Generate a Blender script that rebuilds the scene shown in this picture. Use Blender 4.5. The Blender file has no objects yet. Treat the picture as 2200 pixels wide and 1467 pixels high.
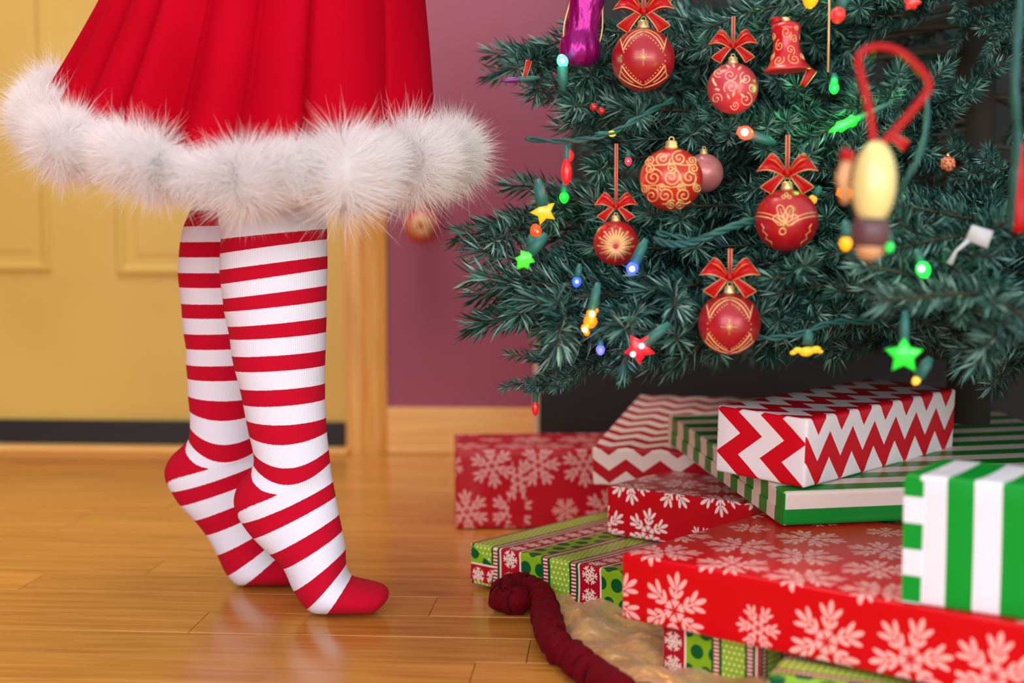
import bpy, bmesh, math, random
import numpy as np
from mathutils import Vector, Matrix

random.seed(7)
rng = np.random.default_rng(7)
SC = bpy.context.scene
COL = SC.collection
PI = math.pi

# ------------------------------------------------------------------ camera, world, lights, exposure
CAM_H, F_PX, HORIZON = 0.426, 2200 * 50 / 36, 500.0
PITCH = math.atan((733.5 - HORIZON) / F_PX)
cam_data = bpy.data.cameras.new('camera')
cam = bpy.data.objects.new('camera', cam_data)
COL.objects.link(cam)
cam.location = (0, 0, CAM_H)
cam.rotation_euler = (PI / 2 - PITCH, 0, 0)
cam_data.lens, cam_data.sensor_width = 50, 36
cam_data.clip_start = 0.05
cam_data.dof.use_dof = True
cam_data.dof.focus_distance = 1.56
cam_data.dof.aperture_fstop = 2.7
SC.camera = cam

world = bpy.data.worlds.new('world')
SC.world = world
world.use_nodes = True
world.node_tree.nodes['Background'].inputs[0].default_value = (0.92, 0.96, 1.0, 1)
world.node_tree.nodes['Background'].inputs[1].default_value = 0.80

def area_light(name, loc, target, sx, sy, power, color=(1, 1, 1)):
    d = bpy.data.lights.new(name, 'AREA')
    d.shape, d.size, d.size_y, d.energy, d.color = 'RECTANGLE', sx, sy, power, color
    o = bpy.data.objects.new(name, d)
    COL.objects.link(o)
    o.location = loc
    o.rotation_euler = (Vector(target) - Vector(loc)).to_track_quat('-Z', 'Y').to_euler()
    return o

area_light('window_daylight', (-0.8, -1.7, 1.15), (0.0, 2.2, 0.3), 2.6, 1.7, 55, (0.95, 0.98, 1.0))
area_light('room_fill', (1.35, -1.3, 0.75), (0.45, 1.6, 0.2), 1.6, 1.1, 25, (0.99, 0.99, 1.0))
area_light('added_back_fill', (-0.4, 1.9, 2.45), (-0.4, 2.35, 0.0), 0.9, 0.5, 19, (1.0, 0.93, 0.82))  # unseen fill, added to brighten the door, lower wall and far floor

vs = SC.view_settings
vs.view_transform, vs.look, vs.gamma, vs.exposure = 'Standard', 'None', 1.0, 0.14
vs.use_curve_mapping = False
SC.cycles.use_denoising = True
SC.cycles.max_bounces = 8

# ------------------------------------------------------------------ helpers
CP, SP = math.cos(PITCH), math.sin(PITCH)
def P(u, v, d):
    """photograph pixel (2200x1467) at ground distance d -> world point"""
    a, b = u - 1100.0, -(v - 733.5)
    r = Vector((a, F_PX * CP + b * SP, -F_PX * SP + b * CP))
    return Vector((0, 0, CAM_H)) + r * (d / r.y)
def PXM(d):
    return F_PX / d

def lin(c):
    return tuple(((x / 255) / 12.92 if x / 255 <= 0.04045 else ((x / 255 + 0.055) / 1.055) ** 2.4) for x in c)

class E:
    """math-node expression"""
    nt = None
    def __init__(s, sock): s.s = sock
    @staticmethod
    def op(name, *a):
        n = E.nt.nodes.new('ShaderNodeMath'); n.operation = name
        for i, x in enumerate(a):
            if isinstance(x, E): E.nt.links.new(x.s, n.inputs[i])
            else: n.inputs[i].default_value = float(x)
        return E(n.outputs[0])
    def __add__(a, b): return E.op('ADD', a, b)
    __radd__ = __add__
    def __sub__(a, b): return E.op('SUBTRACT', a, b)
    def __rsub__(a, b): return E.op('SUBTRACT', b, a)
    def __mul__(a, b): return E.op('MULTIPLY', a, b)
    __rmul__ = __mul__
    def __truediv__(a, b): return E.op('DIVIDE', a, b)
    def __lt__(a, b): return E.op('LESS_THAN', a, b)
    def __gt__(a, b): return E.op('GREATER_THAN', a, b)
def fl(a): return E.op('FLOOR', a)
def fr(a): return E.op('FRACT', a)
def pp(a, b): return E.op('PINGPONG', a, b)
def mx(a, b): return E.op('MAXIMUM', a, b)
def sq(a): return a * a
def ab(a): return E.op('ABSOLUTE', a)

def new_mat(name, color=(0.8, 0.8, 0.8), rough=0.5, metal=0.0, spec=0.5, **kw):
    m = bpy.data.materials.new(name); m.use_nodes = True
    b = m.node_tree.nodes['Principled BSDF']
    b.inputs['Base Color'].default_value = (*color, 1)
    b.inputs['Roughness'].default_value = rough
    b.inputs['Metallic'].default_value = metal
    b.inputs['Specular IOR Level'].default_value = spec
    for k, v in kw.items():
        i = b.inputs[k.replace('_', ' ')]
        i.default_value = (*v, 1) if isinstance(v, tuple) else v
    return m
def nodes(m): return m.node_tree, m.node_tree.nodes['Principled BSDF']
def uvxy(m):
    nt = m.node_tree; E.nt = nt
    t = nt.nodes.new('ShaderNodeTexCoord'); s = nt.nodes.new('ShaderNodeSeparateXYZ')
    nt.links.new(t.outputs['UV'], s.inputs[0])
    return E(s.outputs[0]), E(s.outputs[1])
def mixc(fac, a, b):
    n = E.nt.nodes.new('ShaderNodeMix'); n.data_type = 'RGBA'
    E.nt.links.new(fac.s, n.inputs[0])
    for i, c in ((6, a), (7, b)):
        if isinstance(c, tuple): n.inputs[i].default_value = (*c, 1)
        else: E.nt.links.new(c, n.inputs[i])
    return n.outputs[2]
def noise(m, scale=10, detail=3, coord='Object', stretch=(1, 1, 1), add=None):
    nt = m.node_tree
    t = nt.nodes.new('ShaderNodeTexCoord'); mp = nt.nodes.new('ShaderNodeMapping'); n = nt.nodes.new('ShaderNodeTexNoise')
    mp.inputs['Scale'].default_value = stretch
    nt.links.new(t.outputs[coord], mp.inputs[0]); nt.links.new(mp.outputs[0], n.inputs['Vector'])
    n.inputs['Scale'].default_value = scale; n.inputs['Detail'].default_value = detail
    return n
def bump(m, sock, strength=0.2, dist=0.002):
    nt, b = nodes(m); n = nt.nodes.new('ShaderNodeBump')
    n.inputs['Strength'].default_value = strength; n.inputs['Distance'].default_value = dist
    nt.links.new(sock, n.inputs['Height']); nt.links.new(n.outputs[0], b.inputs['Normal'])
def ramp(m, sock, stops):
    nt = m.node_tree; r = nt.nodes.new('ShaderNodeValToRGB')
    while len(r.color_ramp.elements) < len(stops): r.color_ramp.elements.new(0.5)
    for e, (p, c) in zip(r.color_ramp.elements, stops):
        e.position = p; e.color = (*c, 1)
    nt.links.new(sock, r.inputs[0])
    return r.outputs[0]

def obj(name, me, mat=None, parent=None, smooth=False):
    if isinstance(me, bmesh.types.BMesh):
        bm = me; me = bpy.data.meshes.new(name); bm.to_mesh(me); bm.free()
    for x in (mat if isinstance(mat, (list, tuple)) else [mat]):
        if x is not None and len(me.materials) < 8 : me.materials.append(x)
    if smooth and len(me.polygons):
        me.polygons.foreach_set('use_smooth', [True] * len(me.polygons))
    o = bpy.data.objects.new(name, me); COL.objects.link(o)
    if parent is not None: o.parent = parent
    return o
def tag(o, label, cat, group=None):
    o['label'] = label; o['category'] = cat
    if group: o['group'] = group
    return o
def thing(name, label, cat, loc=(0, 0, 0), rot=(0, 0, 0), group=None):
    o = bpy.data.objects.new(name, None); COL.objects.link(o)
    o.empty_display_size = 0.02
    o.location = loc; o.rotation_euler = rot
    return tag(o, label, cat, group)
def struct(name, me, mat, parent=None, label=None, smooth=False):
    o = obj(name, me, mat, parent, smooth); o['kind'] = 'structure'
    if label: o['label'] = label
    return o

def mesh_from(verts, faces):
    me = bpy.data.meshes.new('m'); me.from_pydata([tuple(v) for v in verts], [], faces); me.update(); return me
def add_box(bm, x0, x1, y0, y1, z0, z1, bev=0.0):
    r = bmesh.ops.create_cube(bm, size=1)
    vv = r['verts']
    for v in vv:
        v.co = Vector((x0 + (v.co.x + .5) * (x1 - x0), y0 + (v.co.y + .5) * (y1 - y0), z0 + (v.co.z + .5) * (z1 - z0)))
    if bev:
        es = list({e for v in vv for e in v.link_edges})
        bmesh.ops.bevel(bm, geom=es, offset=bev, segments=2, affect='EDGES', profile=0.5)
def box_bm(*a, bev=0.0):
    bm = bmesh.new(); add_box(bm, *a, bev=bev); return bm

class MB:
    """collects plain geometry for one mesh"""
    def __init__(s): s.v = []; s.f = []; s.mi = []
    def tube(s, pts, r, n=6, mi=0, closed=False):
        pts = [Vector(p) for p in pts]; k = len(pts)
        rr = r if isinstance(r, (list, tuple)) else [r] * k
        base = len(s.v); up = None
        for i, p in enumerate(pts):
            a = pts[max(i - 1, 0)]; b = pts[min(i + 1, k - 1)]
            if closed: a = pts[(i - 1) % k]; b = pts[(i + 1) % k]
            t = (b - a)
            t = t.normalized() if t.length > 1e-9 else Vector((0, 0, 1))
            if up is None:
                up = Vector((0, 0, 1)) if abs(t.z) < 0.9 else Vector((1, 0, 0))
            x = t.cross(up)
            if x.length < 1e-6: x = t.orthogonal()
            x.normalize(); y = x.cross(t).normalized(); up = y
            for j in range(n):
                c = 2 * PI * j / n
                s.v.append(p + (x * math.cos(c) + y * math.sin(c)) * rr[i])
        m = k if closed else k - 1
        for i in range(m):
            for j in range(n):
                a = base + i * n; b = base + ((i + 1) % k) * n
                s.f.append((a + j, a + (j + 1) % n, b + (j + 1) % n, b + j)); s.mi.append(mi)
        if not closed:
            s.f.append(tuple(base + j for j in range(n))[::-1]); s.mi.append(mi)
            s.f.append(tuple(base + (k - 1) * n + j for j in range(n))); s.mi.append(mi)
    def lathe(s, prof, n=24, mi=0, M=None, flute=None):
        M = M or Matrix(); base = len(s.v)
        for (r, z) in prof:
            for j in range(n):
                a = 2 * PI * j / n
                q = r * (flute(a, z) if flute else 1)
                s.v.append(M @ Vector((q * math.cos(a), q * math.sin(a), z)))
        for i in range(len(prof) - 1):
            for j in range(n):
                a = base + i * n; b = a + n
                s.f.append((a + j, a + (j + 1) % n, b + (j + 1) % n, b + j)); s.mi.append(mi)
        for i, rev in ((0, True), (len(prof) - 1, False)):
            if prof[i][0] > 1e-5:
                q = tuple(base + i * n + j for j in range(n))
                s.f.append(q[::-1] if rev else q); s.mi.append(mi)
    def grid(s, fn, nu, nv, mi=0):
        base = len(s.v)
        for i in range(nu + 1):
            for j in range(nv + 1): s.v.append(Vector(fn(i / nu, j / nv)))
        for i in range(nu):
            for j in range(nv):
                a = base + i * (nv + 1) + j
                s.f.append((a, a + 1, a + nv + 2, a + nv + 1)); s.mi.append(mi)
    def prism(s, poly, y0, y1, mi=0, bev=0.8):
        """polygon in x,z extruded along y with a domed bevel on both faces"""
        n = len(poly); base = len(s.v)
        cx = sum(p[0] for p in poly) / n; cz = sum(p[1] for p in poly) / n
        ym = (y0 + y1) / 2; h = (y1 - y0) / 2
        for (k, y) in ((bev, ym - h), (1, ym - h * .45), (1, ym + h * .45), (bev, ym + h)):
            for (x, z) in poly: s.v.append(Vector((cx + (x - cx) * k, y, cz + (z - cz) * k)))
        for i in range(3):
            for j in range(n):
                a = base + i * n; b = a + n
                s.f.append((a + j, a + (j + 1) % n, b + (j + 1) % n, b + j)); s.mi.append(mi)
        s.v.append(Vector((cx, ym - h * 1.15, cz))); s.v.append(Vector((cx, ym + h * 1.15, cz)))
        c0 = len(s.v) - 2
        for j in range(n):
            s.f.append((c0, base + (j + 1) % n, base + j)); s.mi.append(mi)
            s.f.append((c0 + 1, base + 3 * n + j, base + 3 * n + (j + 1) % n)); s.mi.append(mi)
    def mesh(s):
        me = mesh_from(s.v, s.f)
        me.polygons.foreach_set('material_index', s.mi)
        return me
    def build(s, name, mat, parent=None, smooth=True):
        return obj(name, s.mesh(), mat, parent, smooth)
def interp(keys, t):
    if t <= keys[0][0]: return keys[0][1]
    for (a, x), (b, y) in zip(keys, keys[1:]):
        if t <= b: return x + (y - x) * (t - a) / (b - a)
    return keys[-1][1]
def catmull(pts, sub):
    """pts: list of tuples; open Catmull-Rom through all of them"""
    out = []; n = len(pts)
    for i in range(n - 1):
        p0, p1, p2, p3 = (np.array(pts[max(i - 1, 0)], float), np.array(pts[i], float), np.array(pts[i + 1], float), np.array(pts[min(i + 2, n - 1)], float))
        for k in range(sub):
            t = k / sub
            out.append(0.5 * (2 * p1 + (p2 - p0) * t + (2 * p0 - 5 * p1 + 4 * p2 - p3) * t * t + (3 * p1 - p0 - 3 * p2 + p3) * t ** 3))
    out.append(np.array(pts[-1], float))
    return out

# ------------------------------------------------------------------ materials
M_red_sock = None
M_plank = new_mat('oak_plank', rough=0.22, spec=0.5)
def mk_plank():
    m = M_plank; nt, b = nodes(m); E.nt = nt
    inf = nt.nodes.new('ShaderNodeObjectInfo')
    t = nt.nodes.new('ShaderNodeTexCoord'); mp = nt.nodes.new('ShaderNodeMapping')
    cx = nt.nodes.new('ShaderNodeCombineXYZ')
    nt.links.new((E(inf.outputs['Random']) * 31.0).s, cx.inputs[0]); nt.links.new((E(inf.outputs['Random']) * 17.0).s, cx.inputs[1])
    nt.links.new(cx.outputs[0], mp.inputs['Location'])
    mp.inputs['Scale'].default_value = (1.6, 22, 22)
    nt.links.new(t.outputs['Object'], mp.inputs[0])
    n1 = nt.nodes.new('ShaderNodeTexNoise'); n1.inputs['Scale'].default_value = 3.0; n1.inputs['Detail'].default_value = 6; n1.inputs['Distortion'].default_value = 0.8
    nt.links.new(mp.outputs[0], n1.inputs['Vector'])
    c = ramp(m, n1.outputs[0], [(0.28, lin((178, 110, 38))), (0.5, lin((204, 136, 54))), (0.75, lin((222, 158, 76)))])
    hsv = nt.nodes.new('ShaderNodeHueSaturation')
    nt.links.new(c, hsv.inputs['Color'])
    nt.links.new((0.86 + E(inf.outputs['Random']) * 0.26).s, hsv.inputs['Value'])
    nt.links.new(hsv.outputs[0], b.inputs['Base Color'])
    bump(m, n1.outputs[0], 0.06, 0.001)
    nt.links.new((0.16 + E(n1.outputs[0]) * 0.12).s, b.inputs['Roughness'])
mk_plank()
def wood_mat(name, dark, light, stretch, rough=0.3):
    m = new_mat(name, rough=rough); nt, b = nodes(m)
    n = noise(m, 4, 5, 'Object', stretch)
    nt.links.new(ramp(m, n.outputs[0], [(0.3, dark), (0.7, light)]), b.inputs['Base Color'])
    return m
M_oak_v = wood_mat('oak_casing', lin((212, 146, 58)), lin((240, 184, 92)), (30, 30, 1.5))
M_oak_h = wood_mat('oak_baseboard', lin((238, 176, 92)), lin((250, 204, 128)), (1.5, 30, 30))
M_floor_base = new_mat('floor_base', lin((60, 36, 16)), 0.8)
M_door = new_mat('yellow_door_paint', lin((214, 174, 92)), 0.42, spec=0.35)
def mk_paint(m, c0, c1, s=3):
    nt, b = nodes(m); n = noise(m, s, 3)
    nt.links.new(ramp(m, n.outputs[0], [(0.3, c0), (0.7, c1)]), b.inputs['Base Color'])
    n2 = noise(m, 180, 2); bump(m, n2.outputs[0], 0.08, 0.001)
mk_paint(M_door, lin((206, 170, 80)), lin((218, 184, 94)))
M_wall = new_mat('mauve_wall_paint', rough=0.42, spec=0.45)
mk_paint(M_wall, lin((152, 68, 92)), lin((162, 78, 102)), 2)
M_black = new_mat('black_lacquer', lin((13, 12, 14)), 0.55)
M_rubber = new_mat('black_rubber', lin((16, 17, 20)), 0.55)
M_cream = new_mat('cream_edge', lin((222, 196, 164)), 0.5)
M_skin = new_mat('skin', lin((226, 176, 150)), 0.5)
# ------------------------------------------------------------------ the room (turned 4 degrees so its right side is nearer)
ROOM = math.radians(-4)
CR, SR = math.cos(ROOM), math.sin(ROOM)
YW = 2.715                                    # room y of the back wall's face
def room_xz(u, v, y):
    """where the sight line through a photograph pixel meets the room plane y"""
    c = Vector((0, 0, CAM_H)); r = P(u, v, 1.0) - c
    ry = -r.x * SR + r.y * CR; rx = r.x * CR + r.y * SR
    t = y / ry
    return rx * t, CAM_H + r.z * t
def in_room(o):
    o.rotation_euler = (0, 0, ROOM); return o

X0, X1, Y0 = -2.2, 2.6, -1.6
floor = in_room(struct('floor', box_bm(X0, X1, Y0, YW + 0.3, -0.05, -0.006), M_floor_base, label='glossy golden oak plank floor'))
PW = 0.083
ROW0 = 1301 / (1340 - 500) % PW               # a joint runs under the front foot
pr = random.Random(11)
y = ROW0 - PW * 20; row = 0
nplanks = 0
while y < YW - 0.02:
    y1 = min(y + PW, YW - 0.012)
    x = X0 + pr.uniform(-1.2, 0); vis = y > 1.0
    while x < X1:
        L = pr.uniform(0.55, 1.3) if vis else 2.5
        xa, xb = max(x, X0), min(x + L, X1)
        if xb - xa > 0.05 and (vis or y > -0.6):
            h = pr.uniform(-0.0004, 0.0)
            bm = box_bm(-(xb - xa) / 2 + 0.0004, (xb - xa) / 2 - 0.0004, -(y1 - y) / 2 + 0.0004, (y1 - y) / 2 - 0.0004, -0.006, 0, bev=0.0004)
            o = obj('plank', bm, M_plank, floor)
            o.location = ((xa + xb) / 2, (y + y1) / 2, h); nplanks += 1
        x += L
    y = y1 + (0 if y1 < YW - 0.02 else 1); row += 1

# door, casing, wall
xd1, _ = room_xz(746, 800, YW + 0.02)         # right edge of the door leaf
xc0, _ = room_xz(749, 800, YW - 0.015)
xc1, _ = room_xz(830, 800, YW - 0.015)
wall = in_room(struct('wall_back', box_bm(xc0 + 0.02, X1, YW, YW + 0.12, -0.01, 2.5), M_wall, label='mauve painted wall between the door and the tree'))
wall2 = in_room(struct('wall_left', box_bm(X0 - 0.1, X0, Y0, YW + 0.12, 0, 2.5), M_wall, label='mauve side wall left of the door'))
YD = YW + 0.02
bm = bmesh.new()
_, zsw1 = room_xz(400, 903, YD); _, zsw0 = room_xz(400, 948, YD)
door = in_room(struct('door_1', box_bm(X0, xd1, YD, YD + 0.04, zsw0, 2.3), M_door, label='yellow painted panel door with black bottom sweep'))
def panel(u0, v0, u1, v1, x0=None):
    xa, za = room_xz(u0, v1, YD); xb, zb = room_xz(u1, v0, YD)
    if x0 is not None: xa = x0
    m = MB()
    prof = [(0.0, 0.0), (0.006, -0.007), (0.014, -0.007), (0.022, 0.001), (0.034, 0.004), (0.042, -0.002), (0.05, -0.002)]
    for (o0, d0), (o1, d1) in zip(prof, prof[1:]):
        q0 = [(xa + o0, za + o0), (xb - o0, za + o0), (xb - o0, zb - o0), (xa + o0, zb - o0)]
        q1 = [(xa + o1, za + o1), (xb - o1, za + o1), (xb - o1, zb - o1), (xa + o1, zb - o1)]
        for k in range(4):
            b = len(m.v); k2 = (k + 1) % 4
            m.v += [Vector((q0[k][0], YD + d0, q0[k][1])), Vector((q0[k2][0], YD + d0, q0[k2][1])), Vector((q1[k2][0], YD + d1, q1[k2][1])), Vector((q1[k][0], YD + d1, q1[k][1]))]
            m.f.append((b, b + 1, b + 2, b + 3)); m.mi.append(0)
    b = len(m.v); o1 = prof[-1][0]; d1 = prof[-1][1]
    m.v += [Vector((x, YD + d1, z)) for x, z in ((xa + o1, za + o1), (xb - o1, za + o1), (xb - o1, zb - o1), (xa + o1, zb - o1))]
    m.f.append((b, b + 1, b + 2, b + 3)); m.mi.append(0)
    return m
xl = room_xz(-300, 500, YD)[0]
panel(-300, -500, 86, 584).build('door_panel', M_door, door, smooth=False)
panel(250, -500, 628, 592).build('door_panel', M_door, door, smooth=False)
o = obj('door_sweep', box_bm(X0, xd1 - 0.002, YD - 0.012, YD + 0.03, zsw0 - 0.004, zsw1, bev=0.003), M_rubber, door); o['label'] = 'black rubber door sweep'
th = in_room(struct('trim_1', box_bm(X0, xc0, YW - 0.035, YD + 0.05, 0.0, zsw0 - 0.006, bev=0.004), M_oak_h, label='low oak threshold under the yellow door'))
# casing: moulded board
prof = [(0, 0), (0.0, -0.012), (0.004, -0.016), (0.026, -0.016), (0.030, -0.012), (0.034, -0.016), (0.058, -0.013), (0.062, -0.009), (0.066, -0.012), (xc1 - xc0 - 0.004, -0.011), (xc1 - xc0, -0.008), (xc1 - xc0, 0)]
m = MB()
for (x, yy) in prof:
    m.v += [Vector((xc0 + x, YW + yy, 0)), Vector((xc0 + x, YW + yy, 2.3))]
for i in range(len(prof) - 1):
    m.f.append((2 * i, 2 * i + 2, 2 * i + 3, 2 * i + 1)); m.mi.append(0)
obj_c = in_room(struct('trim_2', m.mesh(), M_oak_v, label='golden oak door casing'))
jamb = in_room(struct('trim_3', box_bm(xd1 + 0.001, xc0 + 0.02, YW - 0.001, YW + 0.1, 0, 2.3), M_oak_v, label='oak door jamb beside the casing'))
_, zb1 = room_xz(900, 876, YW - 0.012)
xb1, _ = room_xz(1144, 900, YW - 0.012)
bb = in_room(struct('baseboard_back', box_bm(xc1, X1, YW - 0.013, YW + 0.002, 0, zb1, bev=0.003), M_oak_h, label='pale oak baseboard along the mauve wall'))
# tall black cabinet behind the tree
xk0, _ = room_xz(1158, 800, YW - 0.05); xk00, _ = room_xz(1147, 800, YW - 0.05)
_, ZCAB = room_xz(1160, 552, YW - 0.05)
cab = thing('cabinet', 'black cabinet with pale edge on its lower part, against the wall behind the tree', 'cabinet', (0, 0, 0), (0, 0, ROOM))
obj('body', box_bm(xk0, X1 - 0.2, YW - 0.05, YW - 0.014, 0.0, ZCAB, bev=0.002), M_black, cab)
xk1, _ = room_xz(1228, 300, YW - 0.03)
obj('upper_body', box_bm(xk1, X1 - 0.2, YW - 0.045, YW - 0.001, ZCAB, 1.6, bev=0.002), M_black, cab)
o = obj('edge_strip', box_bm(xk00, xk0, YW - 0.052, YW - 0.014, 0.0, ZCAB, bev=0.001), M_cream, cab); o['label'] = 'pale edge strip'
# ------------------------------------------------------------------ the person: body, striped socks, red skirt with fluffy hem
def mk_sock():
    m = new_mat('striped_knit', rough=0.85, spec=0.04)
    u, v = uvxy(m); nt, b = nodes(m)
    edge = noise(m, 900, 1)
    vv = v + (E(edge.outputs[0]) - 0.5) * 0.06
    odd = fr(fl(vv) * 0.5) > 0.25
    # heel patch: red wedge in the white zone 16..17
    au = ab(u - 0.5)
    w = 1.0 - au * (1 / 0.245)
    lo = vv > (16.54 - 0.45 * E.op('POWER', mx(w, 0.0), 0.55)); hi = vv < (16.54 + 0.35 * E.op('POWER', mx(w, 0.0), 0.7))
    heel = lo * hi * (w > 0.0)
    mask = mx(odd, heel)
    n = noise(m, 500, 2, 'UV', (60, 1, 1))
    red = ramp(m, n.outputs[0], [(0.35, lin((188, 8, 36))), (0.72, lin((205, 24, 54)))])
    nt.links.new(mixc(mask, lin((234, 234, 248)), red), b.inputs['Base Color'])
    rib = E.op('SINE', u * (2 * PI * 130))
    bump(m, (rib * 0.5 + E(noise(m, 1500, 1).outputs[0]) * 0.6).s, 0.35, 0.0006)
    b.inputs['Sheen Weight'].default_value = 0.02
    return m
M_sock = mk_sock()

FRONT = [(-3, 452, 330, 690, 300), (-1, 460, 400, 694, 372), (0, 468, 455, 697, 430), (1, 476, 514, 702, 492), (2, 474, 545, 702, 514), (3, 473, 580, 703, 550), (4, 476, 610, 703, 577),
         (5, 480, 641, 702, 613), (6, 483, 668, 701, 645), (7, 490, 700, 701, 681), (8, 495, 727, 700, 713), (9, 499, 763, 699, 751), (10, 506, 795, 698, 784),
         (11, 516, 833, 698, 823), (12, 523, 867, 698, 857), (13, 529, 900, 700, 897), (14, 536, 934, 702, 928), (15, 544, 968, 706, 966), (16, 545, 995, 709, 994),
         (16.2, 532, 1016, 710, 1002), (16.42, 512, 1042, 711, 1010), (16.62, 503, 1070, 712, 1018), (16.8, 506, 1096, 713, 1026), (17, 519, 1122, 715, 1035),
         (18, 544, 1155, 721, 1066), (19, 579, 1189, 728, 1105), (20, 609, 1219, 735, 1140), (21, 631, 1266, 742, 1180), (22, 660, 1304, 743, 1213),
         (23, 703, 1326, 754, 1239), (23.25, 744, 1331, 780, 1247), (23.5, 785, 1322, 806, 1253), (23.72, 814, 1306, 822, 1258), (23.88, 829, 1292, 831, 1265), (24, 836, 1280, 836, 1272)]
BACK = [(-3, 455, 260, 640, 250), (-1, 432, 360, 625, 350), (0, 422, 415, 615, 410), (1, 410, 454, 605, 450), (2, 396, 487, 598, 484), (3, 389, 520, 594, 518), (4, 386, 552, 590, 550), (5, 384, 585, 588, 583), (6, 387, 616, 586, 614),
        (7, 391, 651, 583, 648), (8, 393, 681, 580, 678), (9, 396, 715, 577, 710), (10, 401, 747, 573, 743), (11, 401, 781, 570, 777), (12, 404, 811, 567, 809),
        (13, 405, 848, 564, 850), (14, 408, 880, 562, 884), (15, 409, 914, 562, 926), (16, 406, 942, 564, 958),
        (16.2, 392, 958, 565, 964), (16.42, 368, 980, 567, 970), (16.62, 355, 1006, 569, 976), (16.8, 356, 1030, 571, 981), (17, 368, 1055, 574, 987),
        (18, 388, 1085, 581, 1018), (19, 418, 1116, 588, 1048), (20, 443, 1147, 594, 1082), (21, 467, 1189, 600, 1118), (22, 490, 1233, 604, 1150),
        (23, 524, 1262, 614, 1178), (23.25, 566, 1268, 640, 1188), (23.5, 605, 1263, 664, 1196), (23.72, 634, 1247, 678, 1203), (23.88, 650, 1234, 684, 1210), (24, 657, 1224, 688, 1214)]
WKEYS = [(-3, .056), (0, .050), (3, .053), (6, .053), (9, .047), (12, .039), (14, .034), (16, .033), (16.5, .034), (17, .033), (18, .033), (20, .036), (22, .041), (23, .043), (23.5, .036), (23.72, .028), (23.88, .018), (24, .004)]
def leg_rings(rings, d, sub=4):
    pts = catmull([(t, a, b, c, e) for (t, a, b, c, e) in rings], sub)
    out = []
    for t, lu, lv, ru, rv in pts:
        L = P(lu, lv, d); R = P(ru, rv, d)
        for q in (L, R): q.z = max(q.z, 0.0012)
        out.append((float(t), (L + R) / 2, (R - L) / 2, interp(WKEYS, t)))
    return out
SAG = [(10, 0), (12, .001), (13, .003), (14, .008), (15, .015), (16, .019), (16.3, .014), (16.56, .007), (17, .002), (18, 0)]
def loft(rings, n=64, shrink=0.0, uv=True, yoff=lambda t: 0):
    v = []; f = []; uvs = []
    for (t, c, a, w) in rings:
        al = a.length; k = max(al - shrink, 0.001) / max(al, 1e-6); w2 = max(w - shrink, 0.001)
        for j in range(n):
            th = 2 * PI * j / n
            v.append(c + a * (k * math.cos(th)) + Vector((0, -w2 * math.sin(th) + yoff(t), -interp(SAG, t) * math.sin(th) ** 2)))
    m = len(rings)
    for i in range(m - 1):
        for j in range(n):
            j2 = (j + 1) % n
            f.append((i * n + j, i * n + j2, (i + 1) * n + j2, (i + 1) * n + j))
            u0, u1 = j / n, (j + 1) / n; t0, t1 = rings[i][0], rings[i + 1][0]
            uvs += [(u0, t0), (u1, t0), (u1, t1), (u0, t1)]
    f.append(tuple((m - 1) * n + j for j in range(n))[::-1]); uvs += [(0, rings[-1][0] - .01)] * n
    me = mesh_from(v, f)
    if uv:
        l = me.uv_layers.new(name='UVMap')
        for i, q in enumerate(uvs): l.data[i].uv = q
    return me
DF, DB = 1.572, 1.70
rf = leg_rings(FRONT, DF); rb = leg_rings(BACK, DB)
# body: both legs, hips and waist lofted a little inside the clothes, fused into one surface
def stack(pts):      # (u, v, d, half width, half depth)
    return [(i, P(u, v, d), Vector((hw, 0, 0)), hd) for i, (u, v, d, hw, hd) in enumerate(pts)]
bm = bmesh.new()
def addm(me):
    bm.from_mesh(me); bpy.data.meshes.remove(me)
def capped(rings, shrink):
    return loft(rings, 24, shrink, uv=False)
up_f = [(i - 20, P(u, v, DF + 0.02 * k), Vector((hw, 0, 0)), hd) for i, (u, v, hw, hd, k) in enumerate([(650, -420, .085, .07, 2.2), (640, -300, .082, .075, 1.8), (625, -150, .078, .072, 1.2), (608, 0, .074, .068, .8), (592, 140, .068, .062, .4), (578, 260, .062, .058, .1)])]
up_b = [(i - 20, P(u, v, DB - 0.02 * k), Vector((hw, 0, 0)), hd) for i, (u, v, hw, hd, k) in enumerate([(645, -420, .085, .07, 1.2), (630, -300, .082, .075, 1.0), (605, -150, .078, .072, .7), (580, 0, .074, .068, .4), (562, 130, .068, .062, .2), (552, 230, .062, .058, 0)])]
addm(capped(up_f + rf, 0.003)); addm(capped(up_b + rb, 0.003))
addm(capped(stack([(640, -760, 1.635, .09, .11), (640, -660, 1.635, .098, .12), (642, -560, 1.635, .108, .145), (645, -450, 1.635, .114, .16), (642, -360, 1.635, .108, .155), (640, -310, 1.635, .06, .12)]), 0))
bmesh.ops.holes_fill(bm, edges=[e for e in bm.edges if e.is_boundary])
bmesh.ops.recalc_face_normals(bm, faces=bm.faces)
tmp = obj('person', bm, M_skin)
md = tmp.modifiers.new('r', 'REMESH'); md.mode = 'VOXEL'; md.voxel_size = 0.0055
dg = bpy.context.evaluated_depsgraph_get()
me = bpy.data.meshes.new_from_object(tmp.evaluated_get(dg))
tmp.modifiers.clear(); tmp.data = me
if not me.materials: me.materials.append(M_skin)
me.polygons.foreach_set('use_smooth', [True] * len(me.polygons))
person = tag(tmp, 'person on tiptoe in a red skirt with fluffy white hem and striped knee socks', 'person')
s1 = obj('sock', loft(rf), M_sock, person, True); s1['label'] = 'red and white striped knee sock on the nearer leg'
s2 = obj('sock', loft(rb), M_sock, person, True); s2['label'] = 'red and white striped knee sock on the farther leg'

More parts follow.
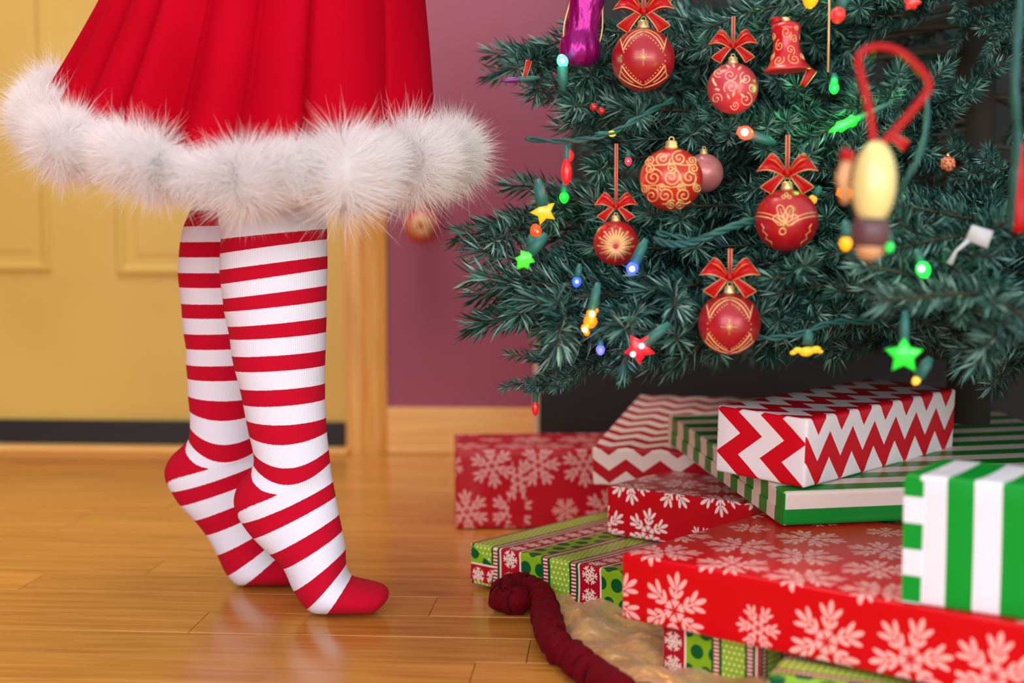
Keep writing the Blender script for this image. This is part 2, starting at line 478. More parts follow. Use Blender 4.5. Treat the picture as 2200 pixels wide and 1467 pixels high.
# skirt
M_skirt = new_mat('red_jersey', lin((196, 3, 26)), 0.75, spec=0.03)
nt, b = nodes(M_skirt); n = noise(M_skirt, 700, 2); bump(M_skirt, n.outputs[0], 0.12, 0.0005)
n = noise(M_skirt, 6, 3); nt.links.new(ramp(M_skirt, n.outputs[0], [(0.3, lin((174, 1, 24))), (0.7, lin((190, 3, 32)))]), b.inputs['Base Color'])
b.inputs['Sheen Weight'].default_value = 0.0
VALLEYS = [-14, 34, 66, 84, 104, 121, 139, 156, 178, 205, 232, 262, 292, 320, 346]
FAMP = [.35, .55, .9, .8, 1.15, .9, 1.0, .9, .9, 1, 1, 1, 1, 1]
FSK = [1, 1.2, .55, 1, 1.7, .9, .7, 1.2, 1, 1, 1, 1, 1, 1]
def fold(phi):
    a = math.degrees(phi) % 360
    if a > VALLEYS[-1]: a -= 360
    for i in range(len(VALLEYS) - 1):
        a0, a1 = VALLEYS[i], VALLEYS[i + 1]
        if a0 <= a <= a1:
            f = (a - a0) / (a1 - a0)
            return (math.sin(PI * f ** FSK[i]) ** 0.75 - 0.45) * FAMP[i]
    return 0
HC = (-0.293, 1.615); RX, RY = 0.202, 0.196
TC = P(640, -560, 1.635)
ZK = [(0, .540), (25, .534), (45, .522), (67, .508), (84, .497), (102, .489), (104, .512), (125, .528), (150, .556), (180, .602), (220, .61), (270, .585), (320, .555), (360, .540)]
def skirt_pt(phi, s):
    """s 0 waist .. 1 hem"""
    zh = interp(ZK, math.degrees(phi) % 360)
    ff = fold(phi)
    k = s ** 1.15
    rx = 0.108 + (RX - 0.108) * s ** 1.45; ry = 0.150 + (RY - 0.150) * s ** 0.85
    cx = TC.x + (HC[0] - TC.x) * s ** 1.6; cy = TC.y + (HC[1] - TC.y) * s
    lean = 1.0
    if math.cos(phi) > 0:    # right side hangs straighter than the swung-out left side
        lean = 1.0 + 0.05 * math.cos(phi) * math.sin(PI * min(s, 1))
    a = 1 + (0.04 + 0.135 * s) * ff
    z = TC.z + (zh - TC.z) * s
    return Vector((cx + rx * lean * a * math.cos(phi), cy - ry * a * math.sin(phi), z))
NS, NA = 46, 420
m = MB()
for i in range(NS + 1):
    for j in range(NA): m.v.append(skirt_pt(2 * PI * j / NA, i / NS))
for i in range(NS):
    for j in range(NA):
        j2 = (j + 1) % NA
        m.f.append((i * NA + j, i * NA + j2, (i + 1) * NA + j2, (i + 1) * NA + j)); m.mi.append(0)
skirt = m.build('skirt', M_skirt, person)
md = skirt.modifiers.new('thick', 'SOLIDIFY'); md.thickness = 0.0012
# fluffy hem
M_fur = bpy.data.materials.new('white_marabou'); M_fur.use_nodes = True
nt = M_fur.node_tree; nt.nodes.clear()
out = nt.nodes.new('ShaderNodeOutputMaterial'); df = nt.nodes.new('ShaderNodeBsdfDiffuse'); tr = nt.nodes.new('ShaderNodeBsdfTranslucent'); mxs = nt.nodes.new('ShaderNodeMixShader')
df.inputs[0].default_value = (0.95, 0.925, 0.925, 1); tr.inputs[0].default_value = (0.97, 0.94, 0.94, 1); mxs.inputs[0].default_value = 0.45
nt.links.new(df.outputs[0], mxs.inputs[1]); nt.links.new(tr.outputs[0], mxs.inputs[2]); nt.links.new(mxs.outputs[0], out.inputs[0])
def lump(phi):
    a = math.degrees(phi)
    base = interp([(0, 1.0), (20, 1.15), (50, 1.3), (66, 1.15), (80, .95), (108, .88), (150, .95), (185, 1.0), (230, 1.0), (360, 1.0)], a % 360)
    return base * (1.0 + 0.42 * math.sin(math.radians(a * 14 + 20)) + 0.08 * math.sin(math.radians(a * 31 + 100)))
def fur_center(phi):
    p = skirt_pt(phi, 1.0)
    o = Vector((math.cos(phi), -math.sin(phi) * 0.9, 0)).normalized()
    q = p + o * 0.016
    q.z -= interp([(0, .022), (40, .024), (84, .015), (110, .015), (150, .022), (360, .022)], math.degrees(phi) % 360) + 0.014 * (lump(phi) - 1)
    return q
NT = 300
cen = [fur_center(2 * PI * j / NT) for j in range(NT)]
cs = [(cen[j - 2] + cen[j - 1] + cen[j] + cen[(j + 1) % NT] + cen[(j + 2) % NT]) / 5 for j in range(NT)]
m = MB(); m.tube(cs, [0.0195 * lump(2 * PI * j / NT) for j in range(NT)], 14, closed=True)
fur_core = m.build('hem_trim', M_fur, skirt); fur_core['label'] = 'fluffy white feather trim round the skirt hem'
NH = 125000
C = np.array([tuple(p) for p in cs]); Rr = np.array([0.018 * lump(2 * PI * j / NT) for j in range(NT)])
T = np.roll(C, -1, 0) - np.roll(C, 1, 0); T /= np.linalg.norm(T, axis=1)[:, None]
ph = rng.random(NH); ph = np.where(rng.random(NH) < 0.6, ph * 0.52, ph)      # thicker where the hem faces the room
jf = ph * NT; j0 = np.floor(jf).astype(int) % NT; j1 = (j0 + 1) % NT; fx = (jf - np.floor(jf))[:, None]
c = C[j0] * (1 - fx) + C[j1] * fx; t = T[j0] * (1 - fx) + T[j1] * fx; r = Rr[j0][:, None] * (1 - fx) + Rr[j1][:, None] * fx
e1 = np.cross(t, [0, 0, 1]); e1 /= np.linalg.norm(e1, axis=1)[:, None]; e2 = np.cross(e1, t)
al = rng.random(NH) * 2 * PI
nrm = e1 * np.cos(al)[:, None] + e2 * np.sin(al)[:, None]
root = c + nrm * r
# feather clumps: hairs of one tuft share a lean
tuft = rng.integers(0, 900, NH); tdir = rng.normal(size=(900, 3)) * 0.36
LP = np.array([lump(2 * PI * j / NT) for j in range(NT)]); DL = (np.roll(LP, -2) - np.roll(LP, 2))[j0][:, None]
d0 = nrm - t * DL * 4.0 + tdir[tuft] + rng.normal(size=(NH, 3)) * 0.26; d0 /= np.linalg.norm(d0, axis=1)[:, None]
ln = (0.012 + 0.018 * rng.random(NH) ** 1.3 + 0.010 * (rng.random(NH) < 0.1))[:, None] * (0.45 + 0.62 * r / 0.018)
bend = rng.normal(size=(NH, 3)) * 0.35 + np.array([0, 0, -0.16])
p1 = root + d0 * ln * 0.5 + bend * ln * 0.08; p2 = root + d0 * ln + bend * ln * 0.36
side = np.cross(d0, rng.normal(size=(NH, 3))); side /= np.linalg.norm(side, axis=1)[:, None]
w = 0.00022
V = np.stack([root - side * w, root + side * w, p1 - side * w * .8, p1 + side * w * .8, p2], 1).reshape(-1, 3)
bi = (np.arange(NH) * 5)[:, None]
loops = np.concatenate([bi + [[0, 1, 3]], bi + [[0, 3, 2]], bi + [[2, 3, 4]]], 1).reshape(-1)
def tri_mesh(name, V, loops):
    me = bpy.data.meshes.new(name); nt_ = len(loops) // 3
    me.vertices.add(len(V)); me.vertices.foreach_set('co', np.ascontiguousarray(V, dtype=np.float32).reshape(-1))
    me.loops.add(len(loops)); me.loops.foreach_set('vertex_index', loops.astype(np.int32))
    me.polygons.add(nt_); me.polygons.foreach_set('loop_start', (np.arange(nt_) * 3).astype(np.int32))
    me.update(calc_edges=True); me.validate()
    return me
fur = obj('feather_hair', tri_mesh('feather_hair', V, loops), M_fur, skirt); fur['kind'] = 'stuff'; fur['label'] = 'loose white feather fluff of the hem'
# ------------------------------------------------------------------ the tree
M_needle = new_mat('needles', rough=0.42, spec=0.45)
nt, b = nodes(M_needle); g = nt.nodes.new('ShaderNodeNewGeometry'); E.nt = nt
nt.links.new(ramp(M_needle, g.outputs['Random Per Island'], [(0.0, lin((10, 40, 36))), (0.4, lin((36, 84, 76))), (0.78, lin((84, 136, 124))), (1.0, lin((150, 190, 178)))]), b.inputs['Base Color'])
M_stem = new_mat('twig', lin((70, 62, 44)), 0.8)
M_trunk = new_mat('trunk', lin((48, 40, 28)), 0.85)
AX = (0.60, 1.86)

def branch_mesh(seed, L=0.58):
    r = random.Random(seed); nr = np.random.default_rng(seed)
    st = MB(); segs = []
    def stemline(p0, d, ln, n, bend):
        pts = [Vector(p0)]; d = Vector(d).normalized()
        for i in range(n):
            d = (d + Vector((r.gauss(0, .05), r.gauss(0, .05), r.gauss(0, .05) + bend))).normalized()
            pts.append(pts[-1] + d * (ln / n))
        return pts
    main = stemline((0, 0, 0), (1, 0, 0), L, 8, 0.015)
    dr = main[-1] - Vector((L, 0, 0)); main = [p - dr * (i / 8) for i, p in enumerate(main)]
    st.tube(main, [0.005 - 0.0036 * i / 8 for i in range(9)], 5, 1)
    segs.append((main, 0.30, 0.9))
    k = 10
    for i in range(k):
        s = 0.26 + 0.68 * i / (k - 1)
        j = min(int(s * 8), 7); p = main[j].lerp(main[j + 1], s * 8 - j)
        sd = 1 if i % 2 else -1
        ang = math.radians(r.uniform(30, 58)); dirm = (main[j + 1] - main[j]).normalized()
        el = r.uniform(-0.35, 0.45)
        d = dirm * math.cos(ang) + Vector((0, sd, 0)) * math.sin(ang) + Vector((0, 0, el))
        ln = r.uniform(0.10, 0.19) * (1.15 - 0.45 * s)
        ln = min(ln, (1.0 - s) * L / max(.4, math.cos(ang)) * .9 + .028)
        tw = stemline(p, d, ln, 4, -0.02)
        st.tube(tw, [0.0024, 0.002, 0.0017, 0.0014, 0.001], 4, 1)
        segs.append((tw, 0.06, 1.0))
    V = []; loops = []
    nb = 0
    for pts, s0, dens in segs:
        A = np.array([tuple(p) for p in pts]); seg = np.linalg.norm(np.diff(A, axis=0), axis=1).sum()
        n = int(seg * (1 - s0) * 1450 * dens)
        s = s0 + (1 - s0) * nr.random(n); f = s * (len(pts) - 1); i = np.minimum(f.astype(int), len(pts) - 2); fx = (f - i)[:, None]
        base = A[i] * (1 - fx) + A[i + 1] * fx
        t = A[i + 1] - A[i]; t /= np.linalg.norm(t, axis=1)[:, None]
        x = np.cross(t, [0, 0, 1.0]); x /= np.linalg.norm(x, axis=1)[:, None] + 1e-9; yv = np.cross(x, t)
        a = nr.random(n) * 2 * PI
        rad = x * np.cos(a)[:, None] + yv * np.sin(a)[:, None]
        fw = (0.70 + 0.35 * nr.random(n) + 1.1 * np.clip((s - 0.9) * 10, 0, 1))[:, None]
        d = rad + t * fw + np.array([0, 0, .10]) ; d /= np.linalg.norm(d, axis=1)[:, None]
        ln = (0.0200 + 0.009 * nr.random(n))[:, None]
        side = np.cross(d, rad + nr.normal(size=(n, 3)) * .5); side /= np.linalg.norm(side, axis=1)[:, None] + 1e-9
        w = 0.0013
        up = np.cross(side, d) * 0.0014
        q = np.stack([base, base + d * ln * .55 + side * w + up, base + d * ln, base + d * ln * .55 - side * w + up], 1).reshape(-1, 3)
        bi = (np.arange(n) * 4)[:, None] + nb
        V.append(q); loops.append(np.concatenate([bi + [[0, 1, 2]], bi + [[0, 2, 3]]], 1).reshape(-1)); nb += n * 4
    sv = np.array([tuple(v) for v in st.v]); 
    stl = []
    for f in st.f:
        for q in range(1, len(f) - 1): stl += [f[0] + nb, f[q] + nb, f[q + 1] + nb]
    V.append(sv); nneed = sum(len(l) for l in loops) // 3; loops.append(np.array(stl))
    me = tri_mesh('branch', np.concatenate(V), np.concatenate(loops))
    me.materials.append(M_needle); me.materials.append(M_stem)
    mi = np.zeros(len(me.polygons), dtype=np.int32); mi[nneed:] = 1
    me.polygons.foreach_set('material_index', mi)
    samp = [tuple(p) for pts, _, _ in segs for p in pts] 
    return me, np.array(samp)
BR = [branch_mesh(100 + i) for i in range(7)]
tree = thing('christmas_tree', 'artificial green fir tree hung with red baubles and coloured lights over the presents', 'christmas tree', (AX[0], AX[1], 0))
m = MB(); m.tube([(0, 0, 0.01), (0, 0, 0.6), (0, 0, 1.5)], [0.03, 0.026, 0.012], 12)
m.build('trunk', M_trunk, tree)
m = MB()
for k in range(4):
    a = k * PI / 2 + .4
    m.tube([(0.02 * math.cos(a), 0.02 * math.sin(a), 0.16), (0.16 * math.cos(a), 0.16 * math.sin(a), 0.02), (0.2 * math.cos(a), 0.2 * math.sin(a), 0.008)], 0.007, 6)
m.build('stand', M_black, tree)

KEEP = []     # (point, radius): nothing of the tree stands between the viewer's side of these and the room
def keep(u, v, d, r): KEEP.append((P(u, v, d), r))
CAMV = Vector((0, 0, CAM_H))
def blocks(M, samp):
    """does a branch stand in front of (on the room's side of) something that hangs on the tree's outside"""
    W = samp @ np.array(M.to_3x3()).T + np.array(M.translation)
    for p, r in KEEP:
        v = np.array(p - CAMV); D = np.linalg.norm(v); v = v / D
        q = W - np.array(CAMV); s = q @ v
        dist = np.linalg.norm(q - s[:, None] * v, axis=1)
        if np.any((s < D + 0.02) & (s > 0.2) & (dist < r * s / D + 0.016)): return True
    return False
BOTTOM = [(1000, 890), (1120, 885), (1180, 830), (1230, 800), (1400, 845), (1490, 800), (1560, 845), (1620, 812), (1750, 800), (1850, 792), (1950, 800), (2060, 835), (2200, 885)]
LEFT = [(-400, 1210), (0, 1185), (70, 1150), (100, 1074), (150, 1080), (185, 1180), (270, 1170), (290, 1130), (370, 1108), (425, 1130), (480, 1016), (520, 1060), (610, 1055), (660, 1050), (745, 1014), (800, 1060), (870, 1040)]
def leaves_crown(M, samp, free=False):
    W = samp @ np.array(M.to_3x3()).T + np.array(M.translation)
    W = W[W[:, 1] > .4]
    u = 1100 + W[:, 0] / W[:, 1] * F_PX; v = HORIZON - (W[:, 2] - CAM_H) / W[:, 1] * F_PX
    mg = .014 / W[:, 1] * F_PX
    low = np.any(v + mg * (.3 if free else 1) > np.interp(u, [a for a, _ in BOTTOM], [b for _, b in BOTTOM]))
    return low, bool(np.any(u - mg * .8 < np.interp(v, [a for a, _ in LEFT], [b for _, b in LEFT])))
def add_branch(i, origin, tip, roll=0.0, outline=False):
    me, samp = BR[i % len(BR)]
    lift = 0.0; k = 0
    for _ in range(16):
        d = tip + Vector((0, 0, lift)) - origin; L = d.length
        x = d.normalized(); y = Vector((0, 0, 1)).cross(x).normalized(); z = x.cross(y)
        R = Matrix((x, y, z)).transposed() @ Matrix.Rotation(roll, 3, 'X')
        s = L / 0.58 * (1 - 0.06 * k)
        M = Matrix.Translation(origin) @ R.to_4x4() @ Matrix.Scale(s, 4)
        low, left = leaves_crown(M, samp, outline)
        if outline: left = False
        if outline == 'drooping': low = False
        if low: lift += .016; roll *= .6; origin = origin + Vector((0, 0, .006)); continue
        if not left and not blocks(M, samp): break
        k += 1
        if k > 9: return None
    else: return None
    o = bpy.data.objects.new('branch', me); COL.objects.link(o); o.parent = tree
    o.matrix_local = Matrix.Translation((-AX[0], -AX[1], 0)) @ M
    return o
# ------------------------------------------------------------------ ornaments
M_wire = new_mat('dark_wire', lin((34, 28, 46)), 0.5)
M_gold = new_mat('gold_glitter', lin((236, 188, 126)), 0.42, metal=0.25)
M_gold_cap = new_mat('gold_cap', lin((240, 212, 144)), 0.3, metal=0.6)
M_pale = new_mat('pale_glitter', lin((240, 186, 160)), 0.45, metal=0.2)
M_ribbon = new_mat('red_satin', lin((184, 5, 14)), 0.4, spec=0.25)
M_ball = {}
for k, c, rg in (('deep', (168, 10, 28), .34), ('pink', (206, 62, 74), .3), ('orange', (206, 40, 24), .3), ('scarlet', (184, 14, 28), .34), ('bell', (204, 12, 30), .25), ('blush', (200, 120, 120), .3)):
    M_ball[k] = new_mat('bauble_' + k, lin(c), rg, metal=0.15, spec=0.6, Coat_Weight=0.35, Coat_Roughness=0.22)
def spiral(cx, cz, r, turns=1.6, a0=0.0, sgn=1, n=26):
    return [(cx + r * (1 - k / n * .92) * math.cos(a0 + sgn * 2 * PI * turns * k / n), cz + r * (1 - k / n * .92) * math.sin(a0 + sgn * 2 * PI * turns * k / n)) for k in range(n + 1)]
def arc(p0, p1, p2, n=10):
    return [((1 - t) ** 2 * p0[0] + 2 * t * (1 - t) * p1[0] + t * t * p2[0], (1 - t) ** 2 * p0[1] + 2 * t * (1 - t) * p1[1] + t * t * p2[1]) for t in [i / n for i in range(n + 1)]]
def ring(cx, cz, r, n=12): return [(cx + r * math.cos(2 * PI * k / n), cz + r * math.sin(2 * PI * k / n)) for k in range(n + 1)]
def design(kind):
    """list of (polyline in face coordinates, half width)"""
    o = []
    if kind == 'star':
        for a, l in ((0, .27), (45, .13), (90, .25), (135, .13)):
            c, s = math.cos(math.radians(a)) * l, math.sin(math.radians(a)) * l
            o.append(([(-c, -s - .05), (0, -.05), (c, s - .05)], .014))
        for sx in (-1, 1):
            o += [(arc((0, .80), (sx * .42, .72), (sx * .62, .18)), .016), (arc((0, .87), (sx * .5, .82), (sx * .66, .30)), .010),
                  (arc((sx * .62, .18), (sx * .70, .5), (sx * .72, .62)), .014), (arc((0, -.86), (sx * .42, -.70), (sx * .66, -.26)), .016),
                  (arc((sx * .66, -.26), (sx * .72, -.5), (sx * .74, -.62)), .014), (arc((sx * .02, -.92), (sx * .5, -.84), (sx * .78, -.52)), .012),
                  (arc((sx * .3, -.78), (sx * .55, -.66), (sx * .70, -.40)), .010)]
            for k in range(9):
                t = k / 8
                o.append((ring(sx * (.08 + .60 * t), .66 - .62 * t ** 1.3, .012, 5), .010))
                o.append((ring(sx * (.08 + .60 * t), -.76 + .62 * t ** 1.3, .012, 5), .010))
    elif kind == 'spirals':
        k = 0
        for rz, xs, R in ((.62, (-.28, .24), .21), (.30, (-.68, .0, .70), .15), (.02, (-.56, .0, .56), .24), (-.30, (-.30, .30, -.82, .82), .12), (-.54, (-.60, -.18, .40), .22), (-.82, (0, .26), .13), (.56, (.64, -.66), .14)):
            for x in xs:
                o.append((spiral(x, rz, R * 1.22, 1.8, k * 1.3, 1 if k % 2 else -1), .020)); k += 1
        o += [(arc((-.8, .42), (-.3, .36), (0, .48)), .017), (arc((0, .48), (.4, .34), (.8, .44)), .017), (arc((-.9, -.24), (-.4, -.18), (0, -.3)), .017), (arc((0, -.3), (.4, -.2), (.9, -.2)), .017)]
    elif kind == 'vine':
        for k, (x, z, R) in enumerate(((-.1, .42, .2), (.5, .3, .2), (-.05, -.05, .24), (-.62, -.45, .18), (.5, -.5, .22), (.1, -.72, .14), (-.55, .55, .16), (.78, -.1, .14))):
            o.append((spiral(x, z, R * 1.25, 1.5, k * 1.9, 1 if k % 2 else -1), .018))
        for (x, z, a) in ((-.62, .02, 2.2), (-.5, -.14, 2.9), (-.72, .14, 1.8), (.28, .06, 1.2), (.36, .16, .6), (.05, .74, 1.9), (-.12, .72, 2.5), (0.0, -.42, 1.3), (-.12, -.5, 2.0), (.62, .0, .3), (.3, -.3, 5.6), (.2, .62, .9)):
            c, s = math.cos(a), math.sin(a)
            o.append(([(x, z), (x + .11 * c, z + .11 * s), (x + .24 * c, z + .24 * s)], [.03, .055, .012]))
    elif kind == 'rays':
        for k in range(26):
            a = 2 * PI * k / 26 + .1; l = .80 if k % 2 else .66
            o.append(([(.12 * math.cos(a), -.14 + .12 * math.sin(a)), (.5 * l * math.cos(a), -.10 + .5 * l * math.sin(a)), (l * math.cos(a), -.05 + l * math.sin(a) * .92)], [.012, .042, .05]))
    elif kind == 'poinsettia':
        o += [(arc((-.95, .12), (-.4, .10), (-.06, -.22)), .016), (arc((.95, .12), (.4, .10), (.02, -.22)), .016), (arc((-.92, .24), (-.4, .22), (-.03, -.12)), .012), (arc((.92, .24), (.4, .22), (.01, -.12)), .012)]
        def leafy(cx, cz, ang, L, W):
            pts = []
            for i in range(25):
                t = i / 24; a = 2 * PI * t
                rr = 1 + .13 * math.cos(5 * a)
                x = L * (1 - math.cos(a)) / 2; z = W * math.sin(a) * rr
                c, s = math.cos(ang), math.sin(ang)
                pts.append((cx + x * c - z * s, cz + x * s + z * c))
            return pts
        for ang, L in ((1.9, .62), (1.25, .58), (2.6, .42), (.55, .44)):
            o.append((leafy(-.04, -.12, ang, L, .13), .014))
            c, s = math.cos(ang), math.sin(ang)
            o.append(([(-.04, -.12), (-.04 + .4 * L * c, -.12 + .4 * L * s), (-.04 + .8 * L * c, -.12 + .8 * L * s)], .009))
        o += [(ring(-.12, -.36, .10), .018), (ring(-.02, .80, .055, 8), .014), (ring(-.10, .72, .055, 8), .014), (ring(.07, .72, .055, 8), .014)]
        for sx in (-1, 1):
            o.append(([(sx * .78, -.12), (sx * .70, -.24), (sx * .74, -.34), (sx * .60, -.46), (sx * .64, -.58), (sx * .46, -.70), (sx * .44, -.84)], .012))
    return o
def on_ball(R):
    def f(x, z):
        r = math.hypot(x, z); k = min(1, .975 / max(r, 1e-6)); x *= k; z *= k
        return Vector((x, -math.sqrt(max(0, 1 - x * x - z * z)), z)) * R
    return f
def pattern(kind, R, mat, parent, fn=None):
    m = MB(); f = fn or on_ball(R * 1.002)
    for rot in (0, PI):
        Rm = Matrix.Rotation(rot, 3, 'Z')
        for pl, w in design(kind): m.tube([Rm @ f(x, z) for x, z in pl], [q * R * 1.35 for q in w] if isinstance(w, list) else w * R * 1.5, 4)
    o = m.build('gold_pattern', mat, parent); o['kind'] = 'stuff'
    return o
def make_bow(parent, R, z):
    """satin bow, R ball radius, knot at height z"""
    q = MB(); e = MB(); y0 = -0.30 * R
    def lobe(a, b, w0, bul):          # a,b: outer edge ends; narrow at the knot
        def fn(i, j):
            kx, kz = 0.06 * R * (1 if a[0] > 0 else -1), (j - .5) * -w0 * R
            ox, oz = (a[0] + (b[0] - a[0]) * j) * R, (a[1] + (b[1] - a[1]) * j) * R
            s = i ** 0.85
            wav = math.sin(PI * i) * bul * R * (1 + .35 * math.sin(j * 2.4 * PI))
            return (kx + (ox - kx) * s, y0 - wav, z + kz + (oz - kz) * s + 0.10 * R * math.sin(PI * i) * (1 if a[1] > 0 else 0.2))
        return fn
    for sx in (-1, 1):
        for (a, b, w0, bul) in (((sx * .52, .62), (sx * .96, .06), .22, .22), ((sx * .84, -.44), (sx * .48, -.66), .16, .10)):
            fn = lobe(a, b, w0, bul); q.grid(fn, 10, 6)
            if a[1] > 0:              # the loop's back layer
                fb = lobe(a, b, w0, -.12); q.grid(fb, 10, 4)
                e.tube([fn(k / 10, .30) for k in range(11)], .011 * R, 4)
            for jj in (0, 1): e.tube([fn(k / 10, jj) for k in range(11)], .017 * R, 4)
            e.tube([fn(1, k / 6) for k in range(7)], .015 * R, 4)
    M = Matrix.Translation((0, y0 - .04 * R, z)) @ Matrix.Scale(R, 4)
    q.lathe([(.001, -.11), (.07, -.09), (.10, 0), (.07, .09), (.001, .11)], 10, 0, M)
    bw = q.build('bow', M_ribbon, parent)
    md = bw.modifiers.new('t', 'SOLIDIFY'); md.thickness = 0.02 * R; md.offset = 0
    bw['label'] = 'red satin bow with gold edges'
    e.build('gold_edging', M_gold, bw)
def make_cap(parent, R, z):
    m = MB()
    m.lathe([(.001, z - .05 * R), (.19 * R, z - .05 * R), (.20 * R, z + .02 * R), (.17 * R, z + .08 * R), (.17 * R, z + .18 * R), (.14 * R, z + .22 * R), (.001, z + .23 * R)], 28, flute=lambda a, zz: 1 + .07 * math.cos(12 * a))
    m.tube([Vector((.08 * R * math.cos(t), 0, z + .26 * R + .08 * R * math.sin(t))) for t in [2 * PI * k / 12 for k in range(12)]], .018 * R, 5, closed=True)
    c = m.build('cap', M_gold_cap, parent); c['label'] = 'fluted gold cap'
def make_ribbon(parent, R, z0, z1):
    if z1 <= z0: return
    m = MB(); w = .055 * R
    m.v += [Vector((x, y, z)) for z in (z0, z1) for x, y in ((-w, -.01 * R), (w, -.01 * R), (w, .01 * R), (-w, .01 * R))]
    m.f += [(0, 1, 5, 4), (1, 2, 6, 5), (2, 3, 7, 6), (3, 0, 4, 7), (4, 5, 6, 7), (3, 2, 1, 0)]; m.mi += [0] * 6
    rb_ = m.build('hanging_ribbon', M_ribbon, parent, False)
    g = MB()
    for x in (-w, w): g.tube([(x, -.005 * R, z0), (x, -.005 * R, z1)], .014 * R, 4)
    g.build('gold_edging', M_gold, rb_)
def bauble(u, v, rp, d, ball, kind, label, bow=None, ribbon=None, gold=None, group=None):
    p = P(u, v, d); R = rp / PXM(d)
    t = thing('bauble', label, 'bauble', p, (0, 0, -math.atan2(p.x, p.y)), group)
    m = MB(); m.lathe([(max(R * math.sin(PI * k / 28), 1e-6), -R * math.cos(PI * k / 28)) for k in range(29)], 48)
    m.build('ball', M_ball[ball], t)
    if kind: pattern(kind, R, gold or M_gold, t)
    make_cap(t, R, R)
    if bow: make_bow(t, R, bow * R)
    if ribbon: make_ribbon(t, R, (bow or 1.3) * R, ribbon * R)
    keep(u, v, d, R * 1.02)
    if bow: keep(u, v - bow * rp, d, R * .85)
    if ribbon: 
        for k in (0.35, 0.7, 1.0): keep(u, v - (bow + (ribbon - bow) * k) * rp, d, R * .08)
    return t
bauble(1382, 128, 67, 1.50, 'deep', 'star', 'large deep red bauble with gold star and arches at the top edge of the tree', 1.46, 2.3)
bauble(1574, 190, 54, 1.48, 'pink', 'vine', 'small pinkish red bauble with pale vine scrolls and a red bow', 1.62, 2.8, M_pale)
bauble(1442, 385, 67, 1.46, 'orange', 'spirals', 'orange red bauble covered with gold spirals and no bow, mid tree', None, None)
bauble(1690, 473, 67, 1.42, 'scarlet', 'poinsettia', 'red bauble with gold poinsettia outline and a long red ribbon', 1.48, 2.7)
bauble(1323, 522, 48, 1.46, 'scarlet', 'rays', 'small red bauble with a burst of pale gold rays, hanging on the left', 1.62, 4.4)
bauble(1567, 695, 67, 1.40, 'deep', 'star', 'lowest deep red bauble with gold star and arches, under the middle of the tree', 1.50, 2.4)
bauble(1512, 372, 42, 1.54, 'blush', None, 'pale pink plain bauble half hidden behind the spiral bauble')
bauble(2036, 352, 17, 1.50, 'scarlet', 'spirals', 'tiny red bauble with gold scrolls in the dark right part of the tree')
hb = bauble(905, 484, 39, 2.675, 'pink', 'rays', 'small gold rayed bauble hanging by the wall behind the white hem', 1.5, 5.5)
m = MB(); m.tube([(0, .0, .175), (0, .035, .178), (0, .062, .178)], .0016, 6); hk = m.build('hook', M_gold_cap, hb)
# bell
def bell():
    d = 1.46; p = P(1690, 100, d); s = 1 / PXM(d)
    t = thing('bell_ornament', 'red bell ornament with gold scrolls near the top of the tree', 'bell', p, (0, math.radians(-3), -.19))
    prof = [(1e-6, 52), (14, 52), (26, 47), (31, 38), (28, 24), (27, 8), (30, -12), (36, -30), (44, -43), (49, -48), (48, -52), (42, -50), (1e-6, -40)]
    sm = catmull([(a * s, z * s) for a, z in prof], 4)
    m = MB(); m.lathe([(max(float(a), 1e-6), float(z)) for a, z in sm], 40); bd = m.build('bell_body', M_ball['bell'], t)
    outer = [(z, a) for a, z in prof[1:10]][::-1]
    def f(x, z):
        zz = z * 50; r = interp(outer, zz); a = x * 1.25
        return Vector((r * math.sin(a), -r * math.cos(a), zz)) * s * 1.01
    m = MB()
    for rot in (0, PI):
        Rm = Matrix.Rotation(rot, 3, 'Z')
        for k, (x, z, R) in enumerate(((.0, .52, .30), (-.45, .0, .30), (.5, .22, .24), (.2, -.22, .26), (-.4, -.62, .28), (.32, -.62, .30), (-.9, .4, .22), (.9, -.5, .2), (-.95, -.4, .2), (.62, .7, .14))):
            m.tube([Rm @ f(a, b_) for a, b_ in [(x + (q[0] - x) * 1.0, z + (q[1] - z) * .85) for q in spiral(x, z, R, 1.5, k * 1.7, 1 if k % 2 else -1)]], 1.1 * s, 4)
    m.build('gold_pattern', M_gold, t)['kind'] = 'stuff'
    M = Matrix.Scale(s, 4)
    m = MB(); m.lathe([(1e-6, 50), (9, 50), (9, 58), (7, 61), (1e-6, 62)], 20, 0, M, flute=lambda a, z: 1 + .08 * math.cos(10 * a)); m.build('cap', M_gold_cap, t)
    m = MB(); m.grid(lambda i, j: ((-8 - 22 * i) * s, (-14 - 5 * math.sin(PI * i)) * s, (57 - 4 * i + (j - .5) * (7 + 9 * i)) * s), 8, 3)
    r_ = m.build('bow_tail', M_ribbon, t); r_.modifiers.new('t', 'SOLIDIFY').thickness = .8 * s
    keep(1690, 100, d, 50 * s)
bell()
